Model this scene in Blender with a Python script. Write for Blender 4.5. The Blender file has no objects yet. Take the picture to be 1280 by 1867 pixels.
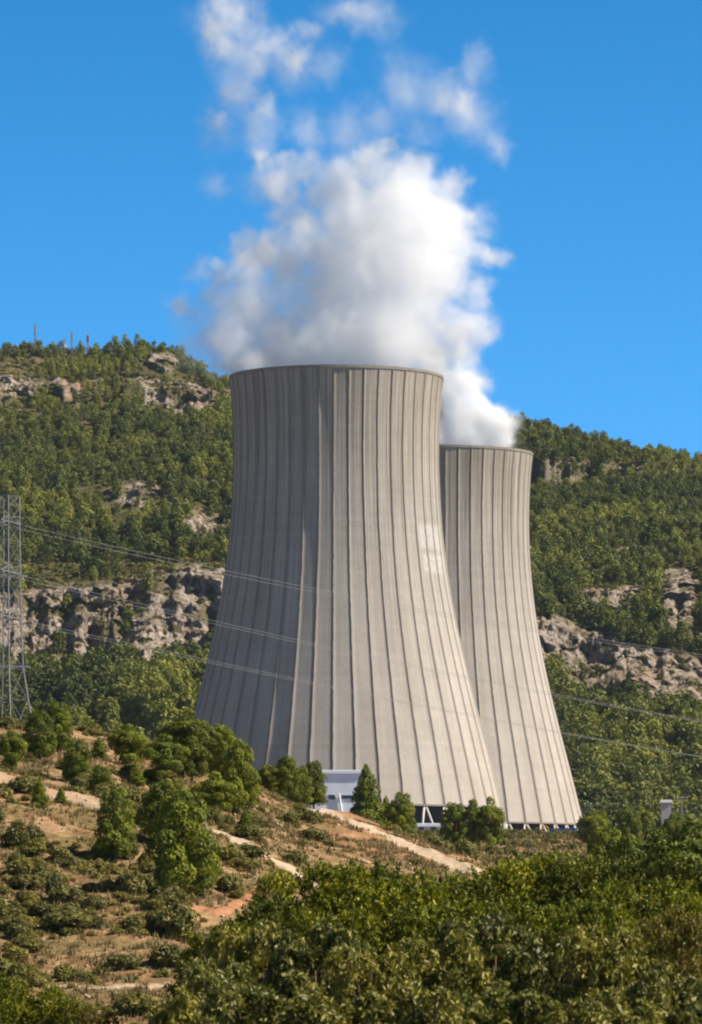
import bpy, math, random
import numpy as np
R = math.radians
# ---------------------------------------------------------------- camera, sky, sun
C = bpy.context.scene
FPX, HZ, CX = 8650.0, 1690.0, 640.0          # focal length and horizon of the 1280x1867 photograph
cam_d = bpy.data.cameras.new('camera'); cam = bpy.data.objects.new('camera', cam_d)
C.collection.objects.link(cam); C.camera = cam
cam.location = (0, 0, 0); cam.rotation_euler = (R(90), 0, 0)
cam_d.sensor_fit = 'VERTICAL'; cam_d.sensor_height = 36; cam_d.sensor_width = 24.7
cam_d.lens = 36*FPX/1867.0
cam_d.shift_y = (HZ-933.5)/1867.0
cam_d.clip_start = 0.5; cam_d.clip_end = 60000
cam_d.dof.use_dof = True; cam_d.dof.focus_distance = 1300; cam_d.dof.aperture_fstop = 9
SUN_EL, SUN_AZ = R(41), R(100)                 # azimuth measured clockwise from +Y; sun to the right
C.view_settings.view_transform = 'Standard'; C.view_settings.look = 'None'
C.view_settings.exposure = 0.74; C.view_settings.gamma = 1.0
C.render.engine = 'CYCLES'
C.cycles.use_denoising = True; C.cycles.filter_width = 2.1
C.cycles.max_bounces = 26; C.cycles.volume_bounces = 24; C.cycles.diffuse_bounces = 3
C.cycles.glossy_bounces = 2; C.cycles.transmission_bounces = 3; C.cycles.transparent_max_bounces = 8
C.cycles.volume_step_rate = 2.5; C.cycles.volume_max_steps = 256
C.cycles.sample_clamp_indirect = 6.0
W = bpy.data.worlds.new('World'); C.world = W; W.use_nodes = True
wn, wl = W.node_tree.nodes, W.node_tree.links
wn.clear()
wo = wn.new('ShaderNodeOutputWorld'); wb = wn.new('ShaderNodeBackground'); wb.inputs[1].default_value = 0.098
sk = wn.new('ShaderNodeTexSky'); sk.sky_type = 'NISHITA'; sk.sun_disc = False
sk.sun_elevation = SUN_EL; sk.sun_rotation = SUN_AZ; sk.altitude = 600
sk.air_density = 1.0; sk.dust_density = 0.0; sk.ozone_density = 3.0
tc = wn.new('ShaderNodeTexCoord')
ad = wn.new('ShaderNodeVectorMath'); ad.operation = 'ADD'; ad.inputs[1].default_value = (0, 0, 0.15)
nm = wn.new('ShaderNodeVectorMath'); nm.operation = 'NORMALIZE'
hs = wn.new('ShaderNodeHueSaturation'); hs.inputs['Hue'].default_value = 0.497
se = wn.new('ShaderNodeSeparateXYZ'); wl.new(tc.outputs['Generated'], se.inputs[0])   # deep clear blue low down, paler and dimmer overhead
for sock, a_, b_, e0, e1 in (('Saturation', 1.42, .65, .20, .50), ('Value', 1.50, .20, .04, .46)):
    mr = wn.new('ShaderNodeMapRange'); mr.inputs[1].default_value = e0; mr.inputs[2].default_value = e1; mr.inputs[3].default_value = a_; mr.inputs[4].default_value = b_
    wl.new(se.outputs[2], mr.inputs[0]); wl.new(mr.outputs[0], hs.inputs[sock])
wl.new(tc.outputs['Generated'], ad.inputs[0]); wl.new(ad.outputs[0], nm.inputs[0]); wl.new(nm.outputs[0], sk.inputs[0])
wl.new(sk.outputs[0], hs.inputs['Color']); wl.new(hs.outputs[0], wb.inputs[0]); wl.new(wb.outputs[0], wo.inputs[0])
sd = bpy.data.lights.new('sun', 'SUN'); sd.energy = 5.0; sd.angle = R(0.53); sd.color = (1.0, 0.905, 0.78)
sun = bpy.data.objects.new('sun', sd); C.collection.objects.link(sun)
sv = (math.sin(SUN_AZ)*math.cos(SUN_EL), math.cos(SUN_AZ)*math.cos(SUN_EL), math.sin(SUN_EL))
sun.rotation_euler = (math.pi/2-SUN_EL, 0, math.pi-SUN_AZ)
sun.location = (600, 400, 500)

# ---------------------------------------------------------------- helpers
rng = np.random.default_rng(7); random.seed(7)
COL = C.collection
def tag(o, label=None, cat=None, group=None, kind=None):
    if label: o['label'] = label
    if cat: o['category'] = cat
    if group: o['group'] = group
    if kind: o['kind'] = kind
    return o
def empty(name, loc=(0, 0, 0), rz=0.0, sc=1.0):
    o = bpy.data.objects.new(name, None); COL.objects.link(o); o.location = loc
    o.rotation_euler = (0, 0, rz); o.scale = (sc, sc, sc) if not hasattr(sc, '__len__') else sc
    o.empty_display_size = 0.5
    return o
def npmesh(name, V, F, mat, attrs=None, smooth=False):
    """V (n,3) float, F (m,k) int with constant k"""
    V = np.asarray(V, dtype=np.float32); F = np.asarray(F, dtype=np.int32); k = F.shape[1]
    me = bpy.data.meshes.new(name)
    me.vertices.add(len(V)); me.vertices.foreach_set('co', V.ravel())
    me.loops.add(F.size); me.loops.foreach_set('vertex_index', F.ravel())
    me.polygons.add(len(F)); me.polygons.foreach_set('loop_start', np.arange(0, F.size, k, dtype=np.int32))
    me.update(calc_edges=True)
    if smooth: me.polygons.foreach_set('use_smooth', np.ones(len(F), dtype=bool))
    for an, av in (attrs or {}).items():
        a = me.attributes.new(an, 'FLOAT', 'POINT'); a.data.foreach_set('value', np.asarray(av, dtype=np.float32))
    if mat: me.materials.append(mat)
    return me
def obj(name, me, parent=None):
    o = bpy.data.objects.new(name, me); COL.objects.link(o)
    if parent is not None: o.parent = parent
    return o
def _h(ix, iy, iz, s):
    n = (ix.astype(np.int64)*374761393 + iy.astype(np.int64)*668265263 + iz.astype(np.int64)*2147483647 + s*1274126177) & 0xffffffff
    n = ((n ^ (n >> 13))*1274126177) & 0xffffffff
    n = ((n ^ (n >> 16))*2246822519) & 0xffffffff
    return ((n ^ (n >> 15)) & 0xffffff)/float(0xffffff)*2-1
def vn(x, y, s=0):
    x = np.asarray(x, float); y = np.asarray(y, float)
    ix = np.floor(x); iy = np.floor(y); fx = x-ix; fy = y-iy; z = np.zeros_like(ix)
    fx = fx*fx*fx*(fx*(fx*6-15)+10); fy = fy*fy*fy*(fy*(fy*6-15)+10)
    a = _h(ix, iy, z, s); b = _h(ix+1, iy, z, s); c = _h(ix, iy+1, z, s); d = _h(ix+1, iy+1, z, s)
    return (a*(1-fx)+b*fx)*(1-fy)+(c*(1-fx)+d*fx)*fy
def fbm(x, y, o=4, s=0, g=0.5):
    t = 0; a = 1.0; n = 0
    for i in range(o):
        t = t+a*vn(x*2**i+13.7*i, y*2**i-7.3*i, s+i); n += a; a *= g
    return t/n
def sstep(a, b, x):
    t = np.clip((x-a)/(b-a), 0, 1); return t*t*(3-2*t)
def pos(px, py, D):
    return ((px-CX)/FPX*D, D, (HZ-py)/FPX*D)

class MB:                                       # collects simple solids into one mesh (quads/tris -> ngons list)
    def __init__(s): s.v = []; s.f = []
    def add(s, vs, fs):
        n = len(s.v); s.v += [tuple(p) for p in vs]; s.f += [tuple(i+n for i in f) for f in fs]; return s
    def box(s, c, d, rz=0.0, ry=0.0):
        hx, hy, hz = d[0]/2, d[1]/2, d[2]/2; out = []
        for z in (-hz, hz):
            for x, y in ((-hx, -hy), (hx, -hy), (hx, hy), (-hx, hy)):
                X, Z = x*math.cos(ry)+z*math.sin(ry), -x*math.sin(ry)+z*math.cos(ry)
                out.append((c[0]+X*math.cos(rz)-y*math.sin(rz), c[1]+X*math.sin(rz)+y*math.cos(rz), c[2]+Z))
        return s.add(out, [(3, 2, 1, 0), (4, 5, 6, 7), (0, 1, 5, 4), (1, 2, 6, 5), (2, 3, 7, 6), (3, 0, 4, 7)])
    def tube(s, pts, rad, n=6, cap=True):
        P = np.array(pts, float); m = len(P)
        rad = np.full(m, rad, float) if np.isscalar(rad) else np.array(rad, float)
        T = np.gradient(P, axis=0); T /= np.linalg.norm(T, axis=1)[:, None]+1e-9
        ref = np.array([0, 0, 1.0]) if abs(T[0][2]) < .9 else np.array([1.0, 0, 0])
        vs = []
        for i in range(m):
            a = np.cross(T[i], ref); a /= np.linalg.norm(a)+1e-9; b = np.cross(T[i], a)
            for k in range(n):
                t = 2*math.pi*k/n; vs.append(P[i]+rad[i]*(a*math.cos(t)+b*math.sin(t)))
        fs = [(i*n+k, i*n+(k+1) % n, (i+1)*n+(k+1) % n, (i+1)*n+k) for i in range(m-1) for k in range(n)]
        if cap: fs += [tuple(range(n-1, -1, -1)), tuple((m-1)*n+k for k in range(n))]
        return s.add(vs, fs)
    def prism(s, prof, y0, y1):                 # profile in xz extruded in y
        n = len(prof); vs = [(x, y0, z) for x, z in prof]+[(x, y1, z) for x, z in prof]
        return s.add(vs, [tuple(range(n)), tuple(range(2*n-1, n-1, -1))]+[(i, i+n, (i+1) % n+n, (i+1) % n) for i in range(n)])
    def build(s, name, mat, parent=None, smooth=False):
        me = bpy.data.meshes.new(name); me.from_pydata(s.v, [], s.f); me.update()
        if smooth: me.polygons.foreach_set('use_smooth', np.ones(len(s.f), dtype=bool))
        me.materials.append(mat); return obj(name, me, parent)

# ---------------------------------------------------------------- materials
def newmat(name, rough=0.9, spec=0.2):
    m = bpy.data.materials.new(name); m.use_nodes = True; nt = m.node_tree
    b = nt.nodes['Principled BSDF']; b.inputs['Roughness'].default_value = rough
    b.inputs['Specular IOR Level'].default_value = spec
    return m, nt, b
class NT:
    def __init__(s, nt): s.nt = nt
    def n(s, t, **kw):
        x = s.nt.nodes.new(t)
        for k, v in kw.items(): setattr(x, k, v)
        return x
    def l(s, a, b): s.nt.links.new(a, b)
    def attr(s, name): return s.n('ShaderNodeAttribute', attribute_name=name).outputs['Fac']
    def noise(s, vec, scale, detail=4, rough=.55, off=None):
        x = s.n('ShaderNodeTexNoise'); x.inputs['Scale'].default_value = scale
        x.inputs['Detail'].default_value = detail; x.inputs['Roughness'].default_value = rough
        if vec is not None: s.l(vec, x.inputs['Vector'])
        return x.outputs['Fac']
    def ramp(s, fac, stops, interp='LINEAR'):
        x = s.n('ShaderNodeValToRGB'); x.color_ramp.interpolation = interp; e = x.color_ramp.elements
        while len(e) < len(stops): e.new(0.5)
        for i, (p, c) in enumerate(stops):
            e[i].position = p; e[i].color = (*c, 1) if hasattr(c, '__len__') else (c, c, c, 1)
        s.l(fac, x.inputs[0]); return x.outputs[0]
    def mix(s, f, a, b, mode='MIX'):
        x = s.n('ShaderNodeMix', data_type='RGBA', blend_type=mode)
        for sock, v in ((x.inputs[0], f), (x.inputs[6], a), (x.inputs[7], b)):
            if isinstance(v, bpy.types.NodeSocket): s.l(v, sock)
            elif hasattr(v, '__len__'): sock.default_value = (*v, 1)
            else: sock.default_value = v
        return x.outputs[2]
    def m(s, op, a, b=0.0, c=0.0, clamp=False):
        x = s.n('ShaderNodeMath', operation=op); x.use_clamp = clamp
        for i, v in enumerate((a, b, c)):
            if isinstance(v, bpy.types.NodeSocket): s.l(v, x.inputs[i])
            else: x.inputs[i].default_value = v
        return x.outputs[0]
    def mapping(s, vec, sc):
        x = s.n('ShaderNodeMapping'); x.inputs['Scale'].default_value = sc; s.l(vec, x.inputs[0]); return x.outputs[0]
    def bump(s, h, b, strength=.5, dist=.1):
        x = s.n('ShaderNodeBump'); x.inputs['Strength'].default_value = strength; x.inputs['Distance'].default_value = dist
        s.l(h, x.inputs['Height']); s.l(x.outputs[0], b.inputs['Normal'])
def plain(name, col, rough=.7, spec=.3, metal=0.0, var=.25, scale=3.0):
    m, nt, b = newmat(name, rough, spec); T = NT(nt); b.inputs['Metallic'].default_value = metal
    g = T.n('ShaderNodeNewGeometry').outputs['Position']
    f = T.noise(g, scale, 5)
    c = T.ramp(f, [(.3, tuple(x*(1-var) for x in col)), (.7, tuple(min(1, x*(1+var)) for x in col))])
    T.l(c, b.inputs['Base Color']); return m
def leafmat(name, cols, trans=.35, rough=.6, spec=.25, objvar=.35):
    """cols: list of colours from dark to bright driven by per-clump tint, object random on top"""
    m, nt, b = newmat(name, rough, spec); T = NT(nt)
    t = T.attr('tint')
    c = T.ramp(t, [(i/(len(cols)-1), k) for i, k in enumerate(cols)])
    oi = T.n('ShaderNodeObjectInfo').outputs['Random']
    v = T.ramp(oi, [(0, (1-objvar, 1-objvar, 1-objvar)), (.5, (1, 1, 1)), (1, (1+objvar*.9, 1+objvar*.5, 1-objvar*.3))])
    c = T.mix(1.0, c, v, 'MULTIPLY')
    T.l(c, b.inputs['Base Color'])
    tr = T.n('ShaderNodeBsdfTranslucent'); c2 = T.mix(1.0, c, (1.15, 1.3, .55), 'MULTIPLY'); T.l(c2, tr.inputs[0])
    mx = T.n('ShaderNodeMixShader'); mx.inputs[0].default_value = trans
    T.l(b.outputs[0], mx.inputs[1]); T.l(tr.outputs[0], mx.inputs[2])
    T.l(mx.outputs[0], nt.nodes['Material Output'].inputs['Surface']); return m

M = {}
M['pine'] = leafmat('pine_foliage', [(.026, .038, .007), (.110, .138, .012), (.270, .285, .018)], .25, objvar=.28)
M['slope_pine'] = leafmat('slope_pine_foliage', [(.018, .030, .010), (.082, .103, .022), (.215, .230, .044)], .2, objvar=.25)
M['leaf'] = leafmat('green_leaves', [(.022, .030, .005), (.120, .140, .012), (.380, .360, .024)], .22, .5, .2)
M['olive_leaf'] = leafmat('olive_leaves', [(.018, .022, .005), (.112, .118, .018), (.400, .365, .095)], .15, .5, .3)
M['yellow_leaf'] = leafmat('yellow_leaves', [(.08, .08, .012), (.20, .16, .02), (.32, .25, .03)], .35, .5, .4)
M['scrub'] = leafmat('scrub_leaves', [(.045, .047, .012), (.130, .125, .028), (.250, .215, .065)], .2)
M['dry'] = leafmat('dry_grass', [(.07, .062, .020), (.19, .14, .050), (.36, .27, .13)], .2)
M['bark'] = plain('bark', (.13, .085, .055), .95, .1)
M['twig'] = plain('twig', (.20, .13, .085), .9, .1)
M['steel'] = plain('galvanised_steel', (.16, .165, .17), .55, .5, .3)
M['cable'] = plain('bare_aluminium_cable', (.34, .34, .34), .5, .4)
M['white'] = plain('white_cladding', (.74, .76, .80), .6, .3, var=.06, scale=.5)
M['grey'] = plain('grey_paint', (.30, .31, .33), .6)
M['dark'] = plain('dark_glass', (.03, .035, .045), .25, .5)
M['pale'] = plain('pale_concrete', (.50, .47, .43), .9, var=.15, scale=.8)
M['fill'] = plain('fill_pack', (.045, .05, .06), .8)
M['yellow'] = plain('yellow_paint', (.55, .30, .03), .5, var=.12)
M['blue'] = plain('blue_paint', (.01, .12, .48), .5, var=.1)
M['red'] = plain('red_paint', (.36, .05, .035), .4, var=.1)
M['rubber'] = plain('rubber', (.02, .02, .02), .9)
M['mast_red'] = plain('mast_red', (.22, .11, .10), .6)

# concrete of the tower shells
def concrete(name, seed):
    m, nt, b = newmat(name, .92, .15); T = NT(nt)
    tcx = T.n('ShaderNodeTexCoord').outputs['Object']
    sp = T.n('ShaderNodeSeparateXYZ'); T.l(tcx, sp.inputs[0])
    ang = T.m('ARCTAN2', sp.outputs[0], sp.outputs[1]); z = sp.outputs[2]
    bay = T.m('MULTIPLY', ang, 44/(2*math.pi))
    u = T.m('MULTIPLY', ang, 40.0)
    cv = T.n('ShaderNodeCombineXYZ'); T.l(u, cv.inputs[0]); T.l(T.m('MULTIPLY', z, 1.0), cv.inputs[2]); cv.inputs[1].default_value = seed
    v = cv.outputs[0]
    base = T.ramp(T.noise(T.mapping(v, (.09, 1, .035)), 1.0, 4), [(.3, (.310, .280, .243)), (.7, (.400, .366, .322))])
    zf = T.m('DIVIDE', z, 121.0)
    lowc = T.ramp(zf, [(.0, (1.04, 1.02, 1.0)), (.42, (1.0, .99, .98)), (.75, (.90, .90, .89)), (1.0, (.80, .78, .74))])
    c = T.mix(1.0, base, lowc, 'MULTIPLY')
    # vertical weather streaks, stronger upward
    st = T.noise(T.mapping(v, (1.6, 1, .012)), 1.0, 4, .7)
    st2 = T.noise(T.mapping(v, (5.5, 1, .05)), 1.0, 3, .6)
    sk_ = T.ramp(T.m('ADD', T.m('MULTIPLY', st, .65), T.m('MULTIPLY', st2, .35)), [(.36, (.42, .41, .40)), (.48, (.88, .88, .88)), (.60, (1.30, 1.29, 1.26))])
    c = T.mix(T.ramp(zf, [(.0, .10), (.40, .30), (.75, .85), (.9, 1.0)]), c, T.mix(1.0, c, sk_, 'MULTIPLY'))
    # formwork lifts: a slightly different tone for each lift of each bay
    cell = T.n('ShaderNodeCombineXYZ'); T.l(T.m('FLOOR', T.m('MULTIPLY', bay, 3.0)), cell.inputs[0]); T.l(T.m('FLOOR', T.m('DIVIDE', z, 1.35)), cell.inputs[1])
    wn_ = T.n('ShaderNodeTexWhiteNoise', noise_dimensions='2D'); T.l(cell.outputs[0], wn_.inputs['Vector'])
    c = T.mix(1.0, c, T.ramp(wn_.outputs['Value'], [(0, (.97, .97, .97)), (1, (1.025, 1.025, 1.025))]), 'MULTIPLY')
    ring = T.n('ShaderNodeTexWhiteNoise', noise_dimensions='1D'); T.l(T.m('FLOOR', T.m('DIVIDE', z, 1.35)), ring.inputs['W'])
    c = T.mix(1.0, c, T.ramp(ring.outputs['Value'], [(0, (.97, .97, .97)), (1, (1.025, 1.025, 1.025))]), 'MULTIPLY')
    jt = T.m('FRACT', T.m('DIVIDE', z, 1.35))
    c = T.mix(1.0, c, T.ramp(jt, [(0, (.92, .92, .92)), (.10, (1, 1, 1)), (1, (1, 1, 1))]), 'MULTIPLY')
    # grain and the pale repaired patches
    c = T.mix(1.0, c, T.ramp(T.noise(tcx, 2.2, 6, .7), [(.25, (.90, .90, .90)), (.75, (1.09, 1.09, 1.09))]), 'MULTIPLY')
    c = T.mix(T.m('MULTIPLY', T.attr('patch'), T.ramp(T.noise(tcx, .9, 4), [(.35, .25), (.6, .8)])), c, (.43, .42, .39))
    c = T.mix(T.m('MULTIPLY', T.attr('ribm'), .5), c, (.12, .105, .095))  # ribs darkened: their thin shadow lines are painted into the colour
    T.l(c, b.inputs['Base Color'])
    T.bump(T.m('ADD', T.noise(tcx, 1.5, 5, .6), T.m('MULTIPLY', wn_.outputs['Value'], .3)), b, .4, .06)
    return m
M['shell1'] = concrete('weathered_concrete', 1.0)
M['shell2'] = concrete('weathered_concrete', 5.0)
M['stone'] = plain('sandstone', (.40, .31, .22), .95, .05, var=.3, scale=1.0)
M['rim'] = plain('rim_concrete', (.21, .19, .16), .92, .1, var=.25, scale=1.2)

# ground
def groundmat():
    m, nt, b = newmat('terrain_soil', .95, .08); T = NT(nt)
    g = T.n('ShaderNodeNewGeometry').outputs['Position']
    soil = T.ramp(T.noise(g, .35, 8, .65), [(.34, (.08, .05, .028)), (.46, (.26, .145, .072)), (.58, (.42, .26, .145)), (.75, (.54, .39, .26))])
    grass = T.ramp(T.noise(g, 1.3, 7, .7), [(.34, (.055, .048, .018)), (.5, (.165, .125, .050)), (.68, (.31, .235, .11))])
    hill = T.mix(T.ramp(T.noise(g, .16, 6, .7), [(.42, .15), (.58, .85)]), soil, grass)
    mtn = T.ramp(T.noise(g, .05, 10, .75), [(.32, (.04, .042, .018)), (.47, (.105, .098, .040)), (.60, (.20, .165, .085)), (.75, (.36, .29, .19))])
    c = T.mix(T.attr('mountain'), hill, mtn)
    # rock: vertical fissures and strata
    r1 = T.noise(T.mapping(g, (.22, .22, .13)), 1.0, 9, .75)
    r2 = T.noise(T.mapping(g, (.03, .03, .35)), 1.0, 6, .6)
    rk = T.ramp(T.m('ADD', T.m('MULTIPLY', r1, .65), T.m('MULTIPLY', r2, .35)), [(.36, (.12, .10, .085)), (.42, (.40, .32, .25)), (.52, (.55, .45, .36)), (.64, (.68, .58, .48))])
    pk = T.ramp(T.noise(g, .02, 4), [(.52, 0.0), (.66, .6)])
    vo = T.n('ShaderNodeTexVoronoi', feature='DISTANCE_TO_EDGE'); vo.inputs['Scale'].default_value = .16; T.l(T.mapping(g, (1, 1, .7)), vo.inputs['Vector'])
    rk = T.mix(1.0, rk, T.ramp(vo.outputs['Distance'], [(0, (.45, .42, .40)), (.06, (1, 1, 1)), (1, (1, 1, 1))]), 'MULTIPLY')
    rk = T.mix(pk, rk, (.50, .32, .20))
    veg = T.ramp(T.noise(g, .16, 7, .7), [(.50, 0.0), (.58, .85)])
    rk = T.mix(veg, rk, (.075, .072, .03))
    c = T.mix(T.attr('rock'), c, rk)
    c = T.mix(T.attr('red'), c, T.ramp(T.noise(g, 1.0, 6), [(.3, (.34, .15, .07)), (.7, (.50, .27, .15))]))
    c = T.mix(T.attr('path'), c, T.ramp(T.noise(g, 1.6, 5), [(.3, (.42, .31, .20)), (.7, (.58, .46, .33))]))
    T.l(c, b.inputs['Base Color'])
    hb = T.m('ADD', T.m('MULTIPLY', T.noise(g, .5, 9, .7), T.m('MULTIPLY_ADD', T.attr('mountain'), 4.0, .5)), T.m('MULTIPLY', r1, T.m('MULTIPLY', T.attr('rock'), 5.0)))
    T.bump(hb, b, .9, 1.0)
    return m
M['ground'] = groundmat()

# ---------------------------------------------------------------- terrain
cols = np.concatenate([np.array([-30000, -16000, -9000, -5000, -3000, -2000, -1500]), np.arange(-1100, -100, 12), np.arange(-100, 1380, 2.0),
                       np.arange(1380, 2300, 12), np.array([2500, 3100, 4200, 6500, 10000, 17000, 31000])]).astype(float)
X = [-1100, 0, 100, 200, 300, 400, 460, 560, 640, 760, 860, 1000, 1280, 2300]
def xi(v): return np.interp(cols, X, v)
def yz(D, ys): return (HZ-np.interp(cols, X, ys))/FPX*D
one = np.ones(len(cols))
wob = lambda s, amp, sc: amp*fbm(cols/sc, one*s, 4, s)
curves = []                                     # (D array, z array)
def cz(D, zs): curves.append((D*one, xi(zs) if hasattr(zs, '__len__') else zs*one))
def cy(D, ys, dD=0): curves.append((D*one+dD, (HZ-np.interp(cols, X, ys))/FPX*(D*one+dD)))
cz(1, -1.7); cz(12, -1.9)
cz(60, [-3.0]*14)
cz(130, [-4.6]*14)
cz(220, [-6.6]*14)
cy(290, [1875, 1880, 1880, 1880, 1885, 1890, 1895, 1900, 1905, 1900, 1890, 1860, 1850, 1850])
cy(318, [1745, 1748, 1750, 1752, 1756, 1770, 1780, 1795, 1800, 1800, 1790, 1770, 1760, 1750])
cy(345, [1605, 1608, 1610, 1612, 1618, 1640, 1652, 1675, 1690, 1700, 1700, 1690, 1690, 1690])
cy(378, [1425, 1440, 1455, 1472, 1500, 1530, 1548, 1598, 1625, 1650, 1650, 1650, 1650, 1650])
cy(392, [1405, 1418, 1430, 1450, 1480, 1510, 1522, 1560, 1585, 1612, 1630, 1640, 1640, 1640])
D7 = np.interp(cols, [-1100, 0, 200, 460, 560, 860, 2300], [440, 440, 440, 450, 470, 405, 405])
curves.append((D7, (HZ-np.interp(cols, X, [1320, 1322, 1330, 1345, 1362, 1400, 1436, 1474, 1494, 1545, 1585, 1615, 1620, 1620]))/FPX*D7))
curves.append((D7+14, (HZ-np.interp(cols, X, [1320, 1320, 1328, 1346, 1365, 1402, 1438, 1475, 1492, 1535, 1575, 1605, 1610, 1610]))/FPX*(D7+14)))
cz(560, [12, 14, 13, 12.5, 12, 12, 12, 12, 12.2, 9.5, 7.5, 6.0, 5, 5])
cz(900, [16, 16, 16, 16, 16, 16, 16, 16, 16.2, 16.3, 16.0, 14.5, 14, 14])
cz(1150, [22.6]*11+[22.0, 21, 21])
cz(1215, [23.8]*14)
cz(1400, [24.5]*10+[25.2, 26.0, 26.0, 26.0])
cz(1460, [25]*10+[26.6, 28.2, 28.2, 28.2])
cz(1640, [28.4]*14)
cz(1720, [34]*10+[32, 30, 30, 30])
cy(1850, [1290, 1290, 1285, 1280, 1275, 1270, 1270, 1280, 1300, 1340, 1380, 1400, 1400, 1380], wob(3, 25, 60))
cb = wob(5, 16, 45)+wob(6, 40, 120)
ct = wob(5, 12, 45)+wob(8, 26, 90)
cy(1985, [1195, 1195, 1200, 1200, 1205, 1195, 1190, 1180, 1180, 1180, 1180, 1190, 1285, 1330], cb)
cy(2040, [1085, 1085, 1075, 1068, 1058, 1058, 1060, 1080, 1080, 1080, 1085, 1110, 1185, 1230], ct)
cy(2090, [1030, 1030, 1030, 1040, 1045, 1040, 1040, 1040, 1040, 1040, 1040, 1065, 1085, 1120], ct*.6)
cy(2160, [985, 985, 990, 1000, 1000, 985, 980, 980, 980, 990, 1000, 1035, 1030, 1030], wob(11, 20, 80))
cy(2240, [900, 900, 905, 905, 905, 900, 900, 900, 910, 930, 950, 960, 955, 960], wob(12, 20, 70))
cy(2440, [735, 735, 735, 737, 735, 740, 745, 760, 790, 820, 850, 868, 880, 890], wob(13, 18, 40))
cy(2452, [706, 706, 706, 708, 702, 712, 722, 740, 765, 795, 815, 825, 850, 865], wob(13, 18, 40))
RX = [-1100, -600, 0, 60, 100, 180, 215, 250, 300, 318, 345, 380, 425, 500, 640, 800, 930, 960, 1000, 1050, 1100, 1130, 1160, 1210, 1260, 1290, 1500, 2300]
RY = [700, 660, 640, 641, 645, 644, 636, 632, 632, 640, 668, 692, 705, 712, 722, 745, 775, 778, 786, 795, 810, 821, 834, 833, 842, 846, 870, 900]
Dr = 2530+wob(15, 20, 90)
curves.append((Dr, (HZ-np.interp(cols, RX, RY))/FPX*Dr))
cz(2700, [270]*6+[255]*4+[235]*4)
cz(3600, 120); cz(6000, 40); cz(30000, 0)
rows = np.concatenate([np.array([1, 5, 12, 25, 40]), np.arange(55, 280, 7.0), np.arange(280, 480, 0.8), np.arange(480, 700, 8.0), np.arange(700, 1700, 12.0),
                       np.arange(1700, 1950, 3.0), np.arange(1950, 2110, .8), np.arange(2110, 2420, 2.2), np.arange(2420, 2470, .8), np.arange(2470, 2560, 2.0),
                       np.arange(2560, 2720, 16), np.array([2800, 3100, 3600, 4500, 6000, 9000, 15000, 30000])])
NC, NR = len(cols), len(rows)
Z = np.empty((NR, NC))
CD = np.array([c[0] for c in curves]); CZ = np.array([c[1] for c in curves])
CD = np.maximum.accumulate(CD+1e-3*np.arange(len(curves))[:, None], axis=0)
for j in range(NC): Z[:, j] = np.interp(rows, CD[:, j], CZ[:, j])
XX = (cols[None, :]-CX)/FPX*rows[:, None]; YY = np.repeat(rows[:, None], NC, 1); PXg = np.repeat(cols[None, :], NR, 0)
PYg = HZ-Z/np.maximum(YY, 1)*FPX
hillm = sstep(200, 300, YY)*(1-sstep(480, 600, YY))
mtn = sstep(1690, 1800, YY)
Z += hillm*(0.9*fbm(XX/14, YY/14, 4, 21)+.28*fbm(XX/2.2, YY/2.2, 4, 22))
Z += (1-hillm)*(1-mtn)*np.minimum(YY/300, 1)*.5*fbm(XX/40, YY/40, 3, 24)*(1-sstep(1150, 1200, YY)*(1-sstep(1650, 1700, YY)))
# rock masks from the picture rows of the undisturbed slope
def band(y0, y1, s): return sstep(y0-s, y0+s, PYg)*(1-sstep(y1-s, y1+s, PYg))
nz = fbm(XX/26, YY/26, 4, 31)
rock = ((YY > 1930) & (YY < 2110))*band(np.interp(PXg, X, [1085, 1085, 1075, 1060, 1050, 1050, 1050, 1060, 1060, 1060, 1080, 1125, 1222, 1280])-12,
       np.interp(PXg, X, [1200, 1200, 1200, 1200, 1205, 1195, 1190, 1180, 1180, 1180, 1180, 1190, 1290, 1330])+6, 10)
rock = rock*sstep(-.55, -.35, nz)
rock = np.maximum(rock, ((YY > 2425) & (YY < 2470))*sstep(-.35, -.15, fbm(XX/30, YY/90, 3, 33))*np.where(PXg > 700, .35, 1))  # upper band's rock colour weakened on the right, painting in that slope's shade
def blob(px, py, rx, ry): return 1-sstep(.6, 1.15, np.sqrt(((PXg-px)/rx)**2+((PYg-py)/ry)**2)+.35*fbm(XX/7, YY/7+Z/7, 3, 35))
RB = [(265, 905, 62, 24), (385, 960, 62, 28), (296, 660, 36, 17), (1235, 1095, 42, 60), (1110, 1085, 70, 26), (20, 710, 48, 22), (940, 965, 40, 22), (1150, 1000, 45, 10)]
for b_ in RB: rock = np.maximum(rock, blob(*b_)*(YY > 1900))
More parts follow.
